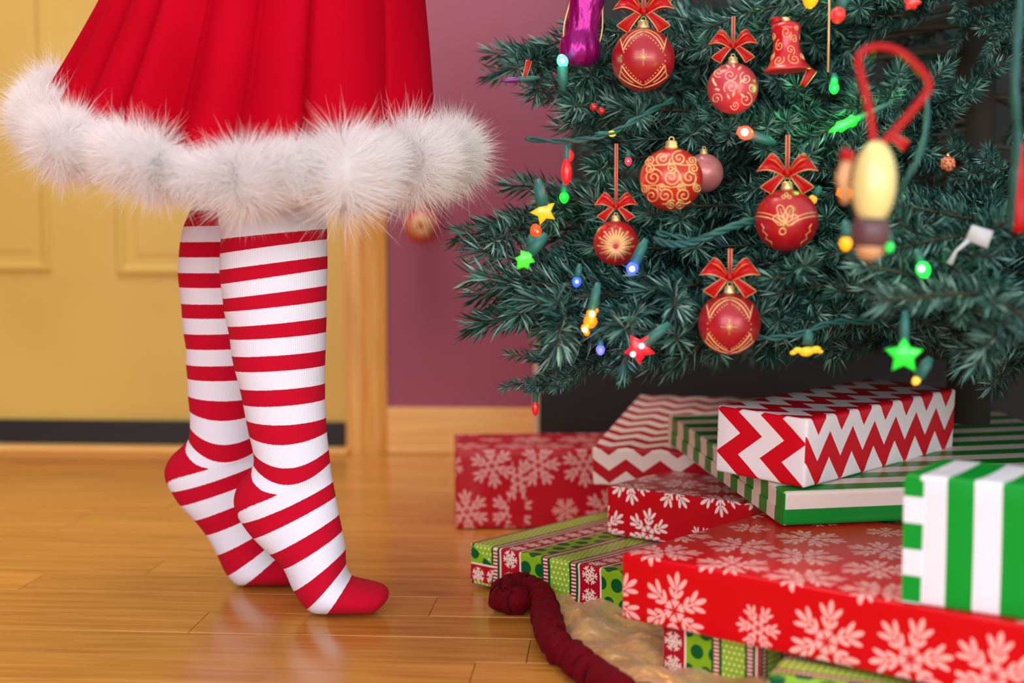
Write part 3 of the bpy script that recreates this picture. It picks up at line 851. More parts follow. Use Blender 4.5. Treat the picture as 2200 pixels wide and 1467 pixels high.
# magenta foil glass pouch
def foil():
    d = 1.52; p = P(1256, 30, d); s = 1 / PXM(d)
    t = thing('glass_ornament', 'shiny magenta foil glass ornament with gold cord at the top left of the tree', 'ornament', p, (0, math.radians(8), .1))
    M_mag = new_mat('magenta_foil', lin((150, 14, 110)), 0.25, metal=0.6)
    n = noise(M_mag, 90, 3, 'Object', (1, 1, .35)); bump(M_mag, n.outputs[0], 0.9, 0.004)
    prof = [(1e-6, -112), (26, -108), (40, -94), (45, -74), (41, -54), (36, -38), (37, -10), (39, 30), (41, 70), (38, 100), (20, 112), (1e-6, 114)]
    m = MB(); m.lathe([(max(float(a), 1e-6) * s, float(z) * s) for a, z in catmull(prof, 4)], 48, flute=lambda a, z: (1 + .03 * math.cos(9 * a + z * 160)) * (1 - .18 * abs(math.sin(a))))
    m.build('glass_body', M_mag, t)
    m = MB()
    for sx in (-1, 1): m.tube([((38 + 3 * math.sin(k)) * s * sx, -8 * s, (-60 + 18 * k) * s) for k in range(10)], 1.8 * s, 5)
    m.build('gold_cord', M_gold, t)
    m = MB(); m.lathe([(1e-6, 110 * s), (12 * s, 110 * s), (11 * s, 124 * s), (1e-6, 126 * s)], 16); m.build('cap', M_gold_cap, t)
    keep(1250, 60, d, 46 * s); keep(1262, 0, d, 42 * s)
foil()
# pale yellow capsule with its red loop, close to the camera
def yellow():
    d = 1.04; p = P(1876, 425, d); s = 1 / PXM(d)
    t = thing('capsule_ornament', 'pale yellow oval ornament with red ribbon loop, blurred, in front of the tree', 'ornament', p, (0, math.radians(3), -.2))
    M_y = new_mat('pale_yellow_enamel', lin((232, 216, 140)), 0.3, Coat_Weight=0.5)
    M_p = new_mat('plum_enamel', lin((96, 62, 66)), 0.4); M_t = new_mat('tan_enamel', lin((214, 160, 110)), 0.4)
    def egg(a, b, c, n=20): return [(max(a * math.sin(PI * k / n), 1e-6) * s, (c - b * math.cos(PI * k / n)) * s) for k in range(n + 1)]
    m = MB(); m.lathe(egg(47, 92, 30), 32, flute=lambda a, z: 1 - .1 * abs(math.sin(a))); m.build('yellow_body', M_y, t)
    m = MB(); m.lathe([(1e-6, -40 * s), (34 * s, -44 * s), (41 * s, -62 * s), (40 * s, -92 * s), (32 * s, -104 * s), (1e-6, -106 * s)][::-1], 28); m.build('plum_band', M_p, t)
    m = MB(); m.lathe(egg(30, 26, -108), 24); m.build('tan_foot', M_t, t)
    M = Matrix.Translation((-66 * s, 20 * s, 20 * s))
    m = MB(); m.tube([(-54 * s, 12 * s, 96 * s), (-66 * s, 12 * s, 40 * s), (-56 * s, 12 * s, -14 * s)], [12 * s, 16 * s, 10 * s], 12); o = m.build('side_strap', M_t, t)
    m = MB(); m.tube([(-72 * s, 2 * s, 92 * s), (-48 * s, -2 * s, 84 * s)], [14 * s, 10 * s], 10); m.build('red_knob', M_ribbon, t)
    path = catmull([(-6, 6, 112), (-22, 8, 190), (-44, 14, 262), (-50, 24, 300), (-20, 36, 322), (30, 36, 316), (78, 22, 276), (98, 12, 240), (70, 8, 190), (22, 4, 128), (6, 2, 112)], 6)
    m = MB(); m.tube([Vector(tuple(q)) * s for q in path], 8 * s, 8); r_ = m.build('ribbon_loop', M_ribbon, t)
    m = MB(); m.tube([(-10 * s, 36 * s, 326 * s), (-14 * s, 60 * s, 332 * s), (-10 * s, 330 * s, 330 * s)], 1.2 * s, 5); m.build('hanger', M_wire, t)
    keep(1876, 400, d, 60 * s); keep(1876, 500, d, 50 * s)
    for u, v in ((1850, 250), (1836, 190), (1930, 230), (1965, 180), (1930, 130)): keep(u, v, d, 12 * s)
yellow()
# ------------------------------------------------------------------ lights on the tree
M_socket = new_mat('teal_socket', lin((36, 106, 96)), 0.45)
M_cord = new_mat('teal_cord', lin((30, 92, 86)), 0.5)
def glow(name, c, e, core=None):
    m = new_mat(name, lin(c), 0.25, Coat_Weight=0.3)
    b_ = m.node_tree.nodes['Principled BSDF']; b_.inputs['Emission Color'].default_value = (*lin(c), 1); b_.inputs['Emission Strength'].default_value = e
    return m
G = {}
def gm(c, e):
    if (c, e) not in G: G[(c, e)] = glow('glowing_plastic', c, e)  # slight emission is put into unlit covers and bulbs too
    return G[(c, e)]
def light(kind, u, v, rp, d, c, e, label, rot=0, sock=None, core=None, lamp=0):
    """one light: its cover or bulb, and the socket it is plugged into; rot turns it in the view plane (0 = bulb hangs down)"""
    p = P(u, v, d); s = rp / PXM(d)
    name = {'bulb': 'light_bulb', 'star': 'star_light', 'figure': 'figure_light', 'leaf': 'leaf_light'}[kind]
    t = thing(name, label, 'light', p, (0, math.radians(rot), -math.atan2(p.x, p.y)))
    m = MB()
    if kind == 'bulb':
        m.lathe([(max(a, 1e-6) * s, z * s) for a, z in ((0, -1.15), (.35, -1.05), (.72, -.7), (.95, -.2), (1.0, .2), (.85, .7), (.6, 1.0), (.5, 1.3), (0, 1.3))], 16)
        top = 1.2
    elif kind == 'star':
        pts = [((1.0 if k % 2 == 0 else .52) * math.sin(2 * PI * k / 10 + PI), (1.0 if k % 2 == 0 else .52) * math.cos(2 * PI * k / 10 + PI)) for k in range(10)]
        m.prism([(a * s, z * s) for a, z in pts], -.22 * s, .22 * s); top = .45
    elif kind == 'leaf':
        pts = [(0, -1.1), (.35, -.6), (.7, -.5), (.5, -.05), (.75, .3), (.3, .45), (.15, .9), (-.15, .9), (-.3, .45), (-.75, .3), (-.5, -.05), (-.7, -.5), (-.35, -.6)]
        m.prism([(a * s, z * s) for a, z in pts], -.18 * s, .18 * s); top = .7
    else:
        for (cx, cz, r) in ((0, .62, .42), (.05, 0, .55), (-.25, -.62, .34), (.32, .95, .2), (-.05, -.95, .26)):
            M = Matrix.Translation((cx * s, 0, cz * s))
            m.lathe([(max(r * math.sin(PI * k / 10), 1e-6) * s, -r * math.cos(PI * k / 10) * s) for k in range(11)], 14, 0, M)
        top = .9
    m.build('bulb' if kind == 'bulb' else 'cover', gm(c, e), t)
    if core:
        m = MB()
        for (cx, cz, r) in core:
            M = Matrix.Translation((cx * s, -.34 * s if kind == 'star' else -.62 * s if kind == 'bulb' else -.42 * s, cz * s))
            m.lathe([(max(r * math.sin(PI * k / 8), 1e-6) * s, -r * math.cos(PI * k / 8) * s) for k in range(9)], 12, 0, M)
        o = m.build('lit_core', gm(tuple(min(255, x + 110) for x in c), e * 3 + 6), t); o['label'] = 'brightest spot where the lamp shines through'
    if sock:
        ang, L, w = sock       # direction relative to the bulb's own up
        m = MB(); a = math.radians(ang); D = Vector((math.sin(a), .12, math.cos(a)))
        q = Vector((0, 0, 0)) + D * top * s * .8
        m.tube([q, q + D * L * s * .75, q + D * L * s * .8, q + D * L * s], [w * s, w * s * .92, w * s * .7, w * s * .55], 10)
        m.build('socket', M_socket, t)
    if lamp:
        ld = bpy.data.lights.new('glow', 'POINT'); ld.energy = lamp; ld.color = tuple(x ** .7 for x in lin(c)); ld.shadow_soft_size = .01
        lo = bpy.data.objects.new('glow', ld); COL.objects.link(lo); lo.parent = t; lo.location = (0, -1.9 * s, -.4 * s)
    keep(u, v, d, s * .8)
    return t
LT = 0.02
light('bulb', 1208, 130, 12, 1.50, (70, 240, 170), 3.0, 'glowing mint green bulb in teal socket below the magenta ornament', 160, (18, 4.2, 1.0), [(0, .1, .5)], LT)
light('bulb', 1314, 287, 7, 1.48, (250, 200, 30), 1.2, 'tiny yellow bulb on the teal cord at the left of the tree', 90, (180, 4, .9))
light('bulb', 1603, 286, 15, 1.46, (255, 60, 40), 4.0, 'glowing red bulb with white hot core in the middle of the tree', -70, (180, 3.4, .8), [(0, .2, .55)], LT)
light('bulb', 1800, 33, 14, 1.30, (255, 30, 30), 1.5, 'round red bulb near the top right of the tree', 20, (0, 2.5, .8), [(0, 0, .35)])
light('bulb', 1741, 0, 16, 1.40, (255, 140, 10), 1.5, 'orange bulb cut by the top edge of the picture', 10, (0, 2.5, .8))
light('leaf', 1962, 2, 20, 1.28, (250, 30, 20), .9, 'red leaf light at the top right edge of the tree', 40, (0, 2.0, .5))
light('bulb', 1217, 372, 15, 1.50, (235, 20, 26), .75, 'long red bulb hanging at the left of the tree', 0, (0, 2, .6), None, .07).scale = (.75, .75, 1.5)  # glow lamp added here to tint the hem and branch red
light('star', 1168, 455, 30, 1.50, (245, 180, 20), .45, 'yellow star light at the left edge of the tree', 15, (-25, 2.0, .45))
light('bulb', 1151, 495, 13, 1.50, (225, 70, 20), .8, 'orange red bulb below the yellow star light', 170, (30, 2.2, .9), [(-.2, .2, .35)])
light('leaf', 1129, 556, 27, 1.46, (60, 210, 40), .5, 'green leaf light in teal socket at the left edge of the tree', 40, (0, 2.0, .5))
light('bulb', 1358, 577, 13, 1.42, (60, 80, 250), 2.2, 'glowing blue bulb under the gold rayed bauble', 25, (0, 4.4, .95), [(0, .0, .5)], LT)
light('bulb', 1239, 606, 10, 1.46, (50, 80, 250), 2.0, 'small glowing blue bulb on the lower left branches', 10, (0, 3, .8), [(0, .1, .45)])
light('figure', 1267, 690, 27, 1.40, (250, 130, 10), .8, 'lumpy orange figure light on the lower left branches', 12, (0, 2.4, .42), [(.05, .62, .22), (-.25, -.7, .2)], LT)
light('star', 1374, 748, 35, 1.38, (240, 10, 30), .8, 'red star light with lit spots on the lower branches', 0, (50, 2.0, .36), [(.12, .16, .17), (-.40, -.34, .17)], LT)
light('bulb', 1817, 524, 14, 1.22, (250, 160, 10), 1.0, 'orange bulb left of the yellow oval ornament', 0, (0, 2.6, .9))
light('bulb', 1817, 415, 15, 1.34, (255, 110, 10), 1.6, 'orange lamp glowing behind the yellow oval ornament', -80, (180, 2, .8), [(0, 0, .4)])
light('bulb', 1745, 430, 10, 1.46, (250, 150, 20), 1.0, 'small orange bulb peeping out behind the poinsettia bauble', 30, (0, 2.4, .9))
light('bulb', 1911, 531, 11, 1.20, (30, 200, 70), .9, 'small green bulb under the yellow oval ornament', 0, (0, 2, .8))
light('bulb', 1984, 580, 16, 1.30, (30, 220, 60), 1.8, 'glowing green bulb with white core right of the yellow oval ornament', -20, (0, 2, .7), [(-.15, .25, .5)], LT)
light('figure', 1733, 754, 24, 1.36, (240, 180, 20), .5, 'yellow fish shaped light lying low on the tree', 80, (-80, 1.6, .4)).scale = (.8, .8, 1.25)
light('star', 1942, 763, 42, 1.20, (20, 220, 50), .55, 'green star light hanging low on the right', 180, (180, 1.9, .26))
light('bulb', 1968, 818, 9, 1.24, (250, 190, 60), .9, 'yellow tipped bulb in dark green socket above the chevron box', 30, (0, 5.5, 1.5))
light('bulb', 1350, 347, 8, 1.52, (230, 40, 60), 1.8, 'tiny red bulb beside the spiral bauble', 0, (0, 2, .8), [(0, .1, .4)])
light('leaf', 1822, 264, 26, 1.32, (10, 220, 40), .9, 'long bright green leaf light behind the red ribbon loop', 65, (0, 1.8, .4), None, .16).scale = (.6, .6, 1.6)
light('bulb', 1792, 190, 11, 1.50, (20, 210, 50), 1.5, 'green bulb lighting the needles beside the bell', 0, (0, 2, .8), None, .22)
light('bulb', 1212, 425, 11, 1.58, (20, 210, 50), 1.0, 'green bulb lighting the needles right of the yellow star', 0, (0, 2, .8), None, .035)
light('bulb', 1290, 752, 10, 1.47, (110, 110, 240), 1.0, 'violet bulb deep in the needles left of the red star', 0, (0, 2, .8), None, LT)
light('bulb', 1150, 878, 10, 1.55, (200, 20, 26), .4, 'red bulb under the lowest left branch', 0, (0, 3, .8)).scale = (.8, .8, 1.4)
light('bulb', 1098, 172, 9, 1.60, (110, 20, 100), .2, 'unlit purple bulb on the branch tip at the top left', -95 + 180, (0, 2.4, 1.0)).scale = (.7, .7, 2.0)  # unlit bulb with a faint glow put into its plastic
light('bulb', 1232, 22, 9, 2.10, (250, 40, 40), 1.0, 'red bulb at the back of the tree facing the wall', 0, (0, 2, .8), None, .12)
light('bulb', 1222, 335, 9, 2.06, (250, 40, 40), 1.0, 'red bulb low at the back of the tree facing the wall', 0, (0, 2, .8), None, .12)
# small trinkets
t = thing('berry_pick', 'two red berries on a wire between the branches at the left', 'berries', P(1284, 234, 1.49))
for dx, dz in ((-.004, .002), (.004, -.002)):
    m = MB(); m.lathe([(max(.0042 * math.sin(PI * k / 8), 1e-6), -.0042 * math.cos(PI * k / 8)) for k in range(9)], 12, 0, Matrix.Translation((dx, 0, dz))); m.build('berry', M_ball['scarlet'], t)
m = MB(); m.tube([(-.004, .004, .002), (.01, .02, .004)], .0008, 5); m.build('stem', M_wire, t)
def scrap(u, v, d, w, h, rot, label):
    s = 1 / PXM(d)
    t_ = thing('ribbon_scrap', label, 'ribbon', P(u, v, d), (0, math.radians(rot), 0))
    m = MB(); m.grid(lambda i, j: ((i - .5) * w * s, -4 * s * math.sin(PI * i), (j - .5) * h * s * (.7 + .6 * i)), 8, 3)
    r_ = m.build('ribbon', M_ribbon, t_); r_.modifiers.new('t', 'SOLIDIFY').thickness = .9 * s
    m = MB()
    for j in (0, 1): m.tube([((k / 8 - .5) * w * s, -4 * s * math.sin(PI * k / 8), (j - .5) * h * s * (.7 + .075 * k)) for k in range(9)], 1.1 * s, 4)
    m.build('gold_edging', M_gold, t_)
scrap(1735, 166, 1.46, 40, 16, -60, 'small slanting ribbon end below the bell')
scrap(1932, 304, 1.16, 38, 20, 35, 'red ribbon end right of the yellow oval ornament')
scrap(1131, 152, 1.60, 44, 9, -75, 'red ribbon snippet on the branch tip at the top left')
scrap(1426, 6, 1.50, 34, 14, -50, 'red ribbon end at the top edge right of the star bauble')
t = thing('tinsel_string', 'thin gold cord hanging straight down near the top of the tree', 'cord', P(1780, 98, 1.44))
m = MB(); m.tube([(0, 0, -.026), (0, 0, .05)], .0011, 6); m.build('cord', M_gold, t)
t = thing('paper_tag', 'small white paper tag on a wire at the right of the tree', 'tag', P(2105, 507, 1.26), (0, math.radians(14), -.3))
M_tag = new_mat('tag_paper', lin((206, 206, 210)), 0.6); m = MB()
m.prism([(-.011, -.006), (.009, -.009), (.010, .007), (-.009, .008)], -.0006, .0006, bev=1.0); m.build('tag_flag', M_tag, t)
m = MB(); m.tube([(-.008, 0, -.006), (-.016, .002, -.018), (-.018, .004, -.03)], [.0022, .0014, .003], 6); m.build('tie', M_tag, t)
def cord(pts, r, mat, label, strands=1):
    q = catmull([tuple(P(u, v, d)) for u, v, d in pts], 8)
    t_ = thing('light_string', label, 'cord', tuple(q[0]))
    o0 = Vector(tuple(q[0]))
    for k in range(strands):
        m = MB(); pl = []
        for i, a in enumerate(q):
            ph_ = i * .5 + k * PI * 2 / strands
            off = Vector((0, math.cos(ph_), math.sin(ph_))) * (r * 1.05 if strands > 1 else 0)
            pl.append(Vector(tuple(a)) + off - o0)
        m.tube(pl, r, 6); m.build('strand', mat, t_)
    for i in range(0, len(q), 6): KEEP.append((Vector(tuple(q[i])), .002))
cord([(1130, 298, 1.55), (1190, 303, 1.51), (1250, 300, 1.49), (1300, 290, 1.48), (1345, 270, 1.48), (1395, 240, 1.49), (1445, 215, 1.52)], .0017, M_cord, 'teal light cord running along the upper left branch', 2)
cord([(1405, 515, 1.45), (1440, 524, 1.43), (1485, 522, 1.42), (1540, 500, 1.41), (1600, 478, 1.42), (1650, 470, 1.44)], .0022, M_cord, 'thick teal cord beside the poinsettia bauble', 3)
cord([(1410, 500, 1.46), (1455, 508, 1.45), (1500, 516, 1.45), (1560, 492, 1.45)], .0018, M_cord, 'thinner teal cord just above the thick one', 2)
cord([(1992, 200, 1.24), (1990, 270, 1.22), (1975, 335, 1.2), (1950, 380, 1.2), (1925, 430, 1.22)], .002, M_cord, 'teal cord curving right of the yellow oval ornament', 2)
cord([(2196, -40, 1.16), (2186, 80, 1.14), (2180, 190, 1.13), (2186, 300, 1.14), (2176, 400, 1.15), (2170, 470, 1.18)], .0026, M_cord, 'teal cord hanging down at the right edge of the picture', 2)
cord([(1605, 722, 1.42), (1660, 726, 1.41), (1720, 716, 1.41), (1780, 694, 1.41), (1830, 690, 1.42), (1890, 692, 1.44)], .0018, M_cord, 'grey green cord along the lowest branches right of the star bauble', 2)
cord([(1092, 490, 1.50), (1088, 530, 1.49), (1096, 570, 1.48), (1115, 592, 1.47), (1140, 590, 1.48), (1152, 560, 1.5), (1150, 545, 1.5)], .0011, M_wire, 'thin dark wire looping round the green leaf light')
cord([(1095, 500, 1.50), (1112, 545, 1.49), (1138, 590, 1.48)], .0011, M_wire, 'thin dark wire slanting down to the green leaf light')
t = thing('ribbon_ornament', 'red ribbon strip hanging at the right edge of the picture', 'ribbon', P(2193, 410, 1.2))
m = MB(); m.grid(lambda i, j: ((j - .5) * .012, .003 * math.sin(6 * i), .04 - .075 * i), 10, 3); r_ = m.build('ribbon', M_ribbon, t); r_.modifiers.new('t', 'SOLIDIFY').thickness = .0006

# branches: the ones that make the outline first, then rows round the trunk
def trunk_at(z): return Vector((AX[0], AX[1], z))
k = 0
for (u, v, d, dz) in ((1072, 118, 1.68, -.02), (1080, 110, 1.70, .02), (1135, 296, 1.62, -.05), (1112, 372, 1.60, .04), (1018, 486, 1.62, .0), (1060, 470, 1.70, .05), (1062, 612, 1.52, .03), (1070, 640, 1.56, .1), (1015, 745, 1.50, .06), (1040, 872, 1.50, .10), (1085, 835, 1.55, .12),
                      (1120, 650, 1.46, .08), (1190, 790, 1.42, .10), (1250, 800, 1.40, .12), (1290, 760, 1.36, .08), (1390, 836, 1.36, .10), (1330, 830, 1.38, .12), (1580, 850, 1.34, .10), (1545, 836, 1.38, .10), (1480, 790, 1.40, .1), (1740, 835, 1.34, .1), (1690, 820, 1.38, .1), (1800, 850, 1.32, .1), (1880, 830, 1.30, .1), (2050, 795, 1.10, .10), (2150, 830, 1.06, .12), (2120, 720, 1.04, .08), (2010, 690, 1.05, .06), (1960, 665, 1.06, .05), (2180, 620, 1.02, .07), (2130, 570, 1.10, .05),
                      (1190, 240, 1.60, .0), (1200, 60, 1.62, .0), (1180, 180, 1.72, .02), (1150, 330, 1.66, .02), (1130, 430, 1.62, .02), (1090, 560, 1.62, .04), (1130, 700, 1.5, .06), (1230, 690, 1.44, .05), (1300, 640, 1.42, .05), (1420, 640, 1.40, .04), (1280, 460, 1.48, .02), (1220, 540, 1.50, .02), (1400, 250, 1.50, .0), (1330, 320, 1.48, .0), (1500, 300, 1.48, 0), (1240, 230, 1.54, 0), (1640, 600, 1.40, .03), (1760, 640, 1.36, .03), (1860, 600, 1.3, .02), (1480, 590, 1.42, .03)):
    tip = P(u, v, d)
    tip = tip + (trunk_at(tip.z) - tip).normalized() * .02
    o_ = trunk_at(tip.z + dz + .05)
    dd = tip - o_
    droop = v > 800 and u < 1120
    cap_ = .30 if droop else .72
    if dd.length > cap_: o_ = tip - dd * (cap_ / dd.length)
    if droop: o_.z += .05
    add_branch(k, o_, tip, random.uniform(-.4, .4), 'drooping' if droop else True); k += 1
zr = 0.26
while zr < 1.12:
    rad = 0.655 - (zr - 0.26) * 0.42
    n = 16 if zr < .8 else 14
    for j in range(n):
        a = 2 * PI * (j + random.random() * .7) / n
        rr = rad * random.uniform(.74, 1.03)
        yt = AX[1] + rr * math.sin(a)
        if yt > 2.55: rr *= (2.55 - AX[1]) / (yt - AX[1])
        z = zr + random.uniform(-.03, .03)
        tip = Vector((AX[0] + rr * math.cos(a), AX[1] + rr * math.sin(a), z))
        if tip.x < 0.02 and tip.y > 1.75: continue
        uu = 1100 + tip.x / tip.y * F_PX; vv_ = HORIZON - (tip.z - CAM_H) / tip.y * F_PX
        if uu > 1880 and -60 < vv_ < 520 and tip.y < 1.65:          # a hollow in the crown, dark inside
            if random.random() < .5: continue
            tip = Vector((AX[0] + (tip.x - AX[0]) * .74, AX[1] + (tip.y - AX[1]) * .74, tip.z))
        back = tip.y > AX[1] + .1
        if back and j % 2: continue
        add_branch(k, trunk_at(z + random.uniform(-.02, .10)), tip, random.uniform(-.6, .6)); k += 1
    zr += 0.078
# ------------------------------------------------------------------ presents
def paper(name, fn, rough=0.32):
    m = new_mat(name, rough=rough, spec=0.22)
    u, v = uvxy(m); nt, b_ = nodes(m)
    nt.links.new(fn(m, u, v), b_.inputs['Base Color'])
    n = noise(m, 14, 2); bump(m, n.outputs[0], 0.25, 0.004)
    return m
def ell(x, y, cx, cy, rx, ry, ang=0.0):
    c, s = math.cos(ang), math.sin(ang)
    dx, dy = x - cx, y - cy
    return (sq((dx * c + dy * s) * (1 / rx)) + sq((dy * c - dx * s) * (1 / ry))) < 1.0
def flake(x, y, arms=6):
    """unit snowflake of leaf shaped strokes"""
    r = E.op('SQRT', sq(x) + sq(y)); a = E.op('ARCTAN2', y, x)
    h = PI / arms
    f = pp(a, h); px = r * E.op('COSINE', f); py = r * E.op('SINE', f)
    m = ell(px, py, .82, .0, .18, .070)
    m = mx(m, ell(px, py, .70, .165, .19, .062, .62)); m = mx(m, ell(px, py, .44, .115, .14, .055, .62))
    m = mx(m, ell(px, py, .40, .0, .34, .030)); m = mx(m, ell(px, py, .20, .05, .09, .04, .5))
    return m
def rand_cell(ix, iy):
    n = E.nt.nodes.new('ShaderNodeTexWhiteNoise'); n.noise_dimensions = '2D'
    c = E.nt.nodes.new('ShaderNodeCombineXYZ'); E.nt.links.new(ix.s, c.inputs[0]); E.nt.links.new(iy.s, c.inputs[1])
    E.nt.links.new(c.outputs[0], n.inputs['Vector'])
    return E(n.outputs['Value'])
def snow_fn(S, ox=0.0, oy=0.0, red=(206, 8, 26), white=(246, 176, 172), arms=6):
    def f(m, u, v):
        y = (v + oy) * (1 / S); iy = fl(y); odd = fr(iy * .5) * 1.0
        x = (u + ox) * (1 / S) + odd; ix = fl(x)
        h = rand_cell(ix, iy)
        big = h > 0.45
        inv = 2.0 + (1.0 - big) * 1.35
        lx = (x - ix - 0.5 + (h - .5) * .2) * inv; ly = (y - iy - 0.5) * inv
        c, s = E.op('COSINE', h * 9.0), E.op('SINE', h * 9.0)
        k = flake(lx * c - ly * s, lx * s + ly * c, arms)
        return mixc(k, lin(red), lin(white))
    return f
def chev_fn(Pd, T, amp, red=(200, 8, 28), white=(238, 226, 226), duty=.5, swap=False):
    def f(m, u, v):
        if swap: u, v = v, u
        z = pp(u, Pd / 2) * (amp / (Pd / 2))
        k = fr((v + z) * (1 / T)) < duty
        return mixc(k, lin(red), lin(white))
    return f
def stripe_fn(T, off=0.0, a=(6, 140, 42), b_=(236, 230, 238), along='u'):
    def f(m, u, v):
        k = fr(((u if along == 'u' else v) + off) * (1 / T)) < .5
        return mixc(k, lin(a), lin(b_))
    return f
def holiday_fn(T=0.118, off=0.0, sc=1.0):
    lime, dark, red, white = lin((132, 178, 30)), lin((10, 88, 46)), lin((176, 14, 38)), lin((238, 214, 200))
    def f(m, u, v):
        t = fr((u + off) * (1 / T)) * T; K = T / .118
        def band(a, b__): return (t > a * K) * (t < b__ * K)
        # big dark dots on lime
        dx, dy = fr(u * (1 / (.022 * K)) + fl(v * (1 / (.022 * K))) * .5) - .5, fr(v * (1 / (.022 * K))) - .5
        c = mixc((sq(dx) + sq(dy)) < .13, lime, dark)
        # lime with pin dots
        ex, ey = fr(u * (1 / (.0062 * K)) + fl(v * (1 / (.0062 * K))) * .5) - .5, fr(v * (1 / (.0062 * K))) - .5
        c2 = mixc((sq(ex) + sq(ey)) < .05, lin((150, 190, 44)), lin((232, 232, 180)))
        c = mixc(band(.013, .041), c, c2)
        # candy bands
        cs_ = mixc(fr(v * (1 / (.0042 * K))) < .5, red, white)
        for a in (.0, .041):
            c = mixc(band(a, a + .013), c, dark); c = mixc(band(a + .003, a + .0095), c, cs_)
        c = mixc(band(.054, .0565), c, white)
        # red band of white flakes
        y = v * (1 / (.026 * K)); ly = (fr(y) - .5) * 2.3; lx = (t - .0705 * K) * (2.3 / (.026 * K))
        r = E.op('SQRT', sq(lx) + sq(ly)); f_ = pp(E.op('ARCTAN2', ly, lx), PI / 6)
        px, py = r * E.op('COSINE', f_), r * E.op('SINE', f_)
        k = mx(mx((py < .09) * (px < .95), ell(px, py, .78, .2, .2, .07, .8)), ell(px, py, .45, .16, .17, .07, .8))
        c = mixc(band(.0565, .0845), c, mixc(k, red, white))
        c = mixc(band(.0845, .087), c, white)
        return c
    return f
PAPER = {
 'snow_back': paper('red_snowflake_paper_a', snow_fn(.066, .012, .008, (188, 18, 34), (232, 168, 164)), .25),
 'snow_mid': paper('red_snowflake_paper_b', snow_fn(.062, .028, .022, (196, 10, 26), (248, 220, 214)), .3),
 'snow_front': paper('red_snowflake_paper_c', snow_fn(.076, .045, .02, (212, 6, 18), (248, 178, 172), 6), .3),
 'snow_far': paper('red_snowflake_paper_d', snow_fn(.06, 0, 0), .3),
 'chev_small': paper('fine_chevron_paper', chev_fn(.046, .038, .017, (184, 14, 28), (236, 216, 206), .55), .35),
 'chev_bold': paper('bold_chevron_paper', chev_fn(.047, .056, .030, (208, 6, 30), (238, 230, 232), .5), .35),
 'stripe_flat': paper('green_stripe_paper', stripe_fn(.046, .0, (14, 132, 44), (226, 210, 200), 'v'), .3),
 'stripe_tall': paper('bold_green_stripe_paper', stripe_fn(.0440, .0, (4, 150, 44), (238, 232, 242), 'u'), .35),
 'holiday': paper('multi_stripe_paper', holiday_fn(.118, .006), .3),
 'holiday2': paper('multi_stripe_paper_b', holiday_fn(.105, .05), .35),
}
def gift(label, u, v, d, z, ang, lp, lq, h, mat, swap=(), bulge=.002, tiltx=0.0, group=None, off=(0, 0), bev=.0035, zfix=None):
    """box whose near left bottom corner shows at pixel (u, v) at ground distance d; ang turns its long side from the picture plane (negative = nearer to the right)"""
    p = P(u, v, d); p.z = z
    bm = bmesh.new(); add_box(bm, 0, lp, 0, lq, 0, h)
    bmesh.ops.subdivide_edges(bm, edges=bm.edges[:], cuts=5, use_grid_fill=True)
    for w_ in bm.verts:
        a, b_, c = w_.co.x / lp, w_.co.y / lq, w_.co.z / h
        k = lambda t: 4 * t * (1 - t)
        if c > .999: w_.co.z -= bulge * k(a) * k(b_)
        if b_ < .001: w_.co.y += bulge * k(a) * k(c) * .8
        if a < .001: w_.co.x += bulge * k(b_) * k(c) * .8
    sharp = [e for e in bm.edges if len(e.link_faces) == 2 and e.calc_face_angle() > 1.0]
    bmesh.ops.bevel(bm, geom=sharp, offset=bev, segments=3, affect='EDGES', profile=.5)
    uvl = bm.loops.layers.uv.new('UVMap')
    for f in bm.faces:
        n = f.normal; ax = max(range(3), key=lambda i: abs(n[i]))
        f.smooth = True
        for l in f.loops:
            x, y, zz = l.vert.co
            if ax == 1: q = (x, zz); key = 'front'
            elif ax == 2: q = (x, h + y); key = 'top'
            else: q = (-y, zz); key = 'side'
            q = (q[0] + off[0], q[1] + off[1])
            if key in swap: q = (q[1], q[0])
            l[uvl].uv = q
    o = obj('gift_box', bm, mat)
    o.location = p; o.rotation_euler = (tiltx, 0, math.radians(ang))
    return tag(o, label, 'gift', group)
def flap(parent, pts, mat, uvo=(0, 0), y=-.0007, swap=False, name='paper_flap'):
    """a folded over piece of paper lying on the front of a box; pts in x,z"""
    m = MB(); n = len(pts)
    m.v += [Vector((x, y, z)) for x, z in pts] + [Vector((x, y + .0012, z)) for x, z in pts]
    m.f.append(tuple(range(n))); m.f.append(tuple(range(n, 2 * n))[::-1])
    for k in range(n): m.f.append((k, k + n, (k + 1) % n + n, (k + 1) % n))
    m.mi += [0] * len(m.f)
    me = m.mesh(); l = me.uv_layers.new(name='UVMap')
    for pl in me.polygons:
        for li in pl.loop_indices:
            c = me.vertices[me.loops[li].vertex_index].co; q = (c.x + uvo[0], c.z + uvo[1])
            l.data[li].uv = (q[1], q[0]) if swap else q
    bm = bmesh.new(); bm.from_mesh(me); bmesh.ops.recalc_face_normals(bm, faces=bm.faces); bm.to_mesh(me); bm.free()
    return obj(name, me, mat, parent)

ZC = .004
from mathutils import noise as mnoise
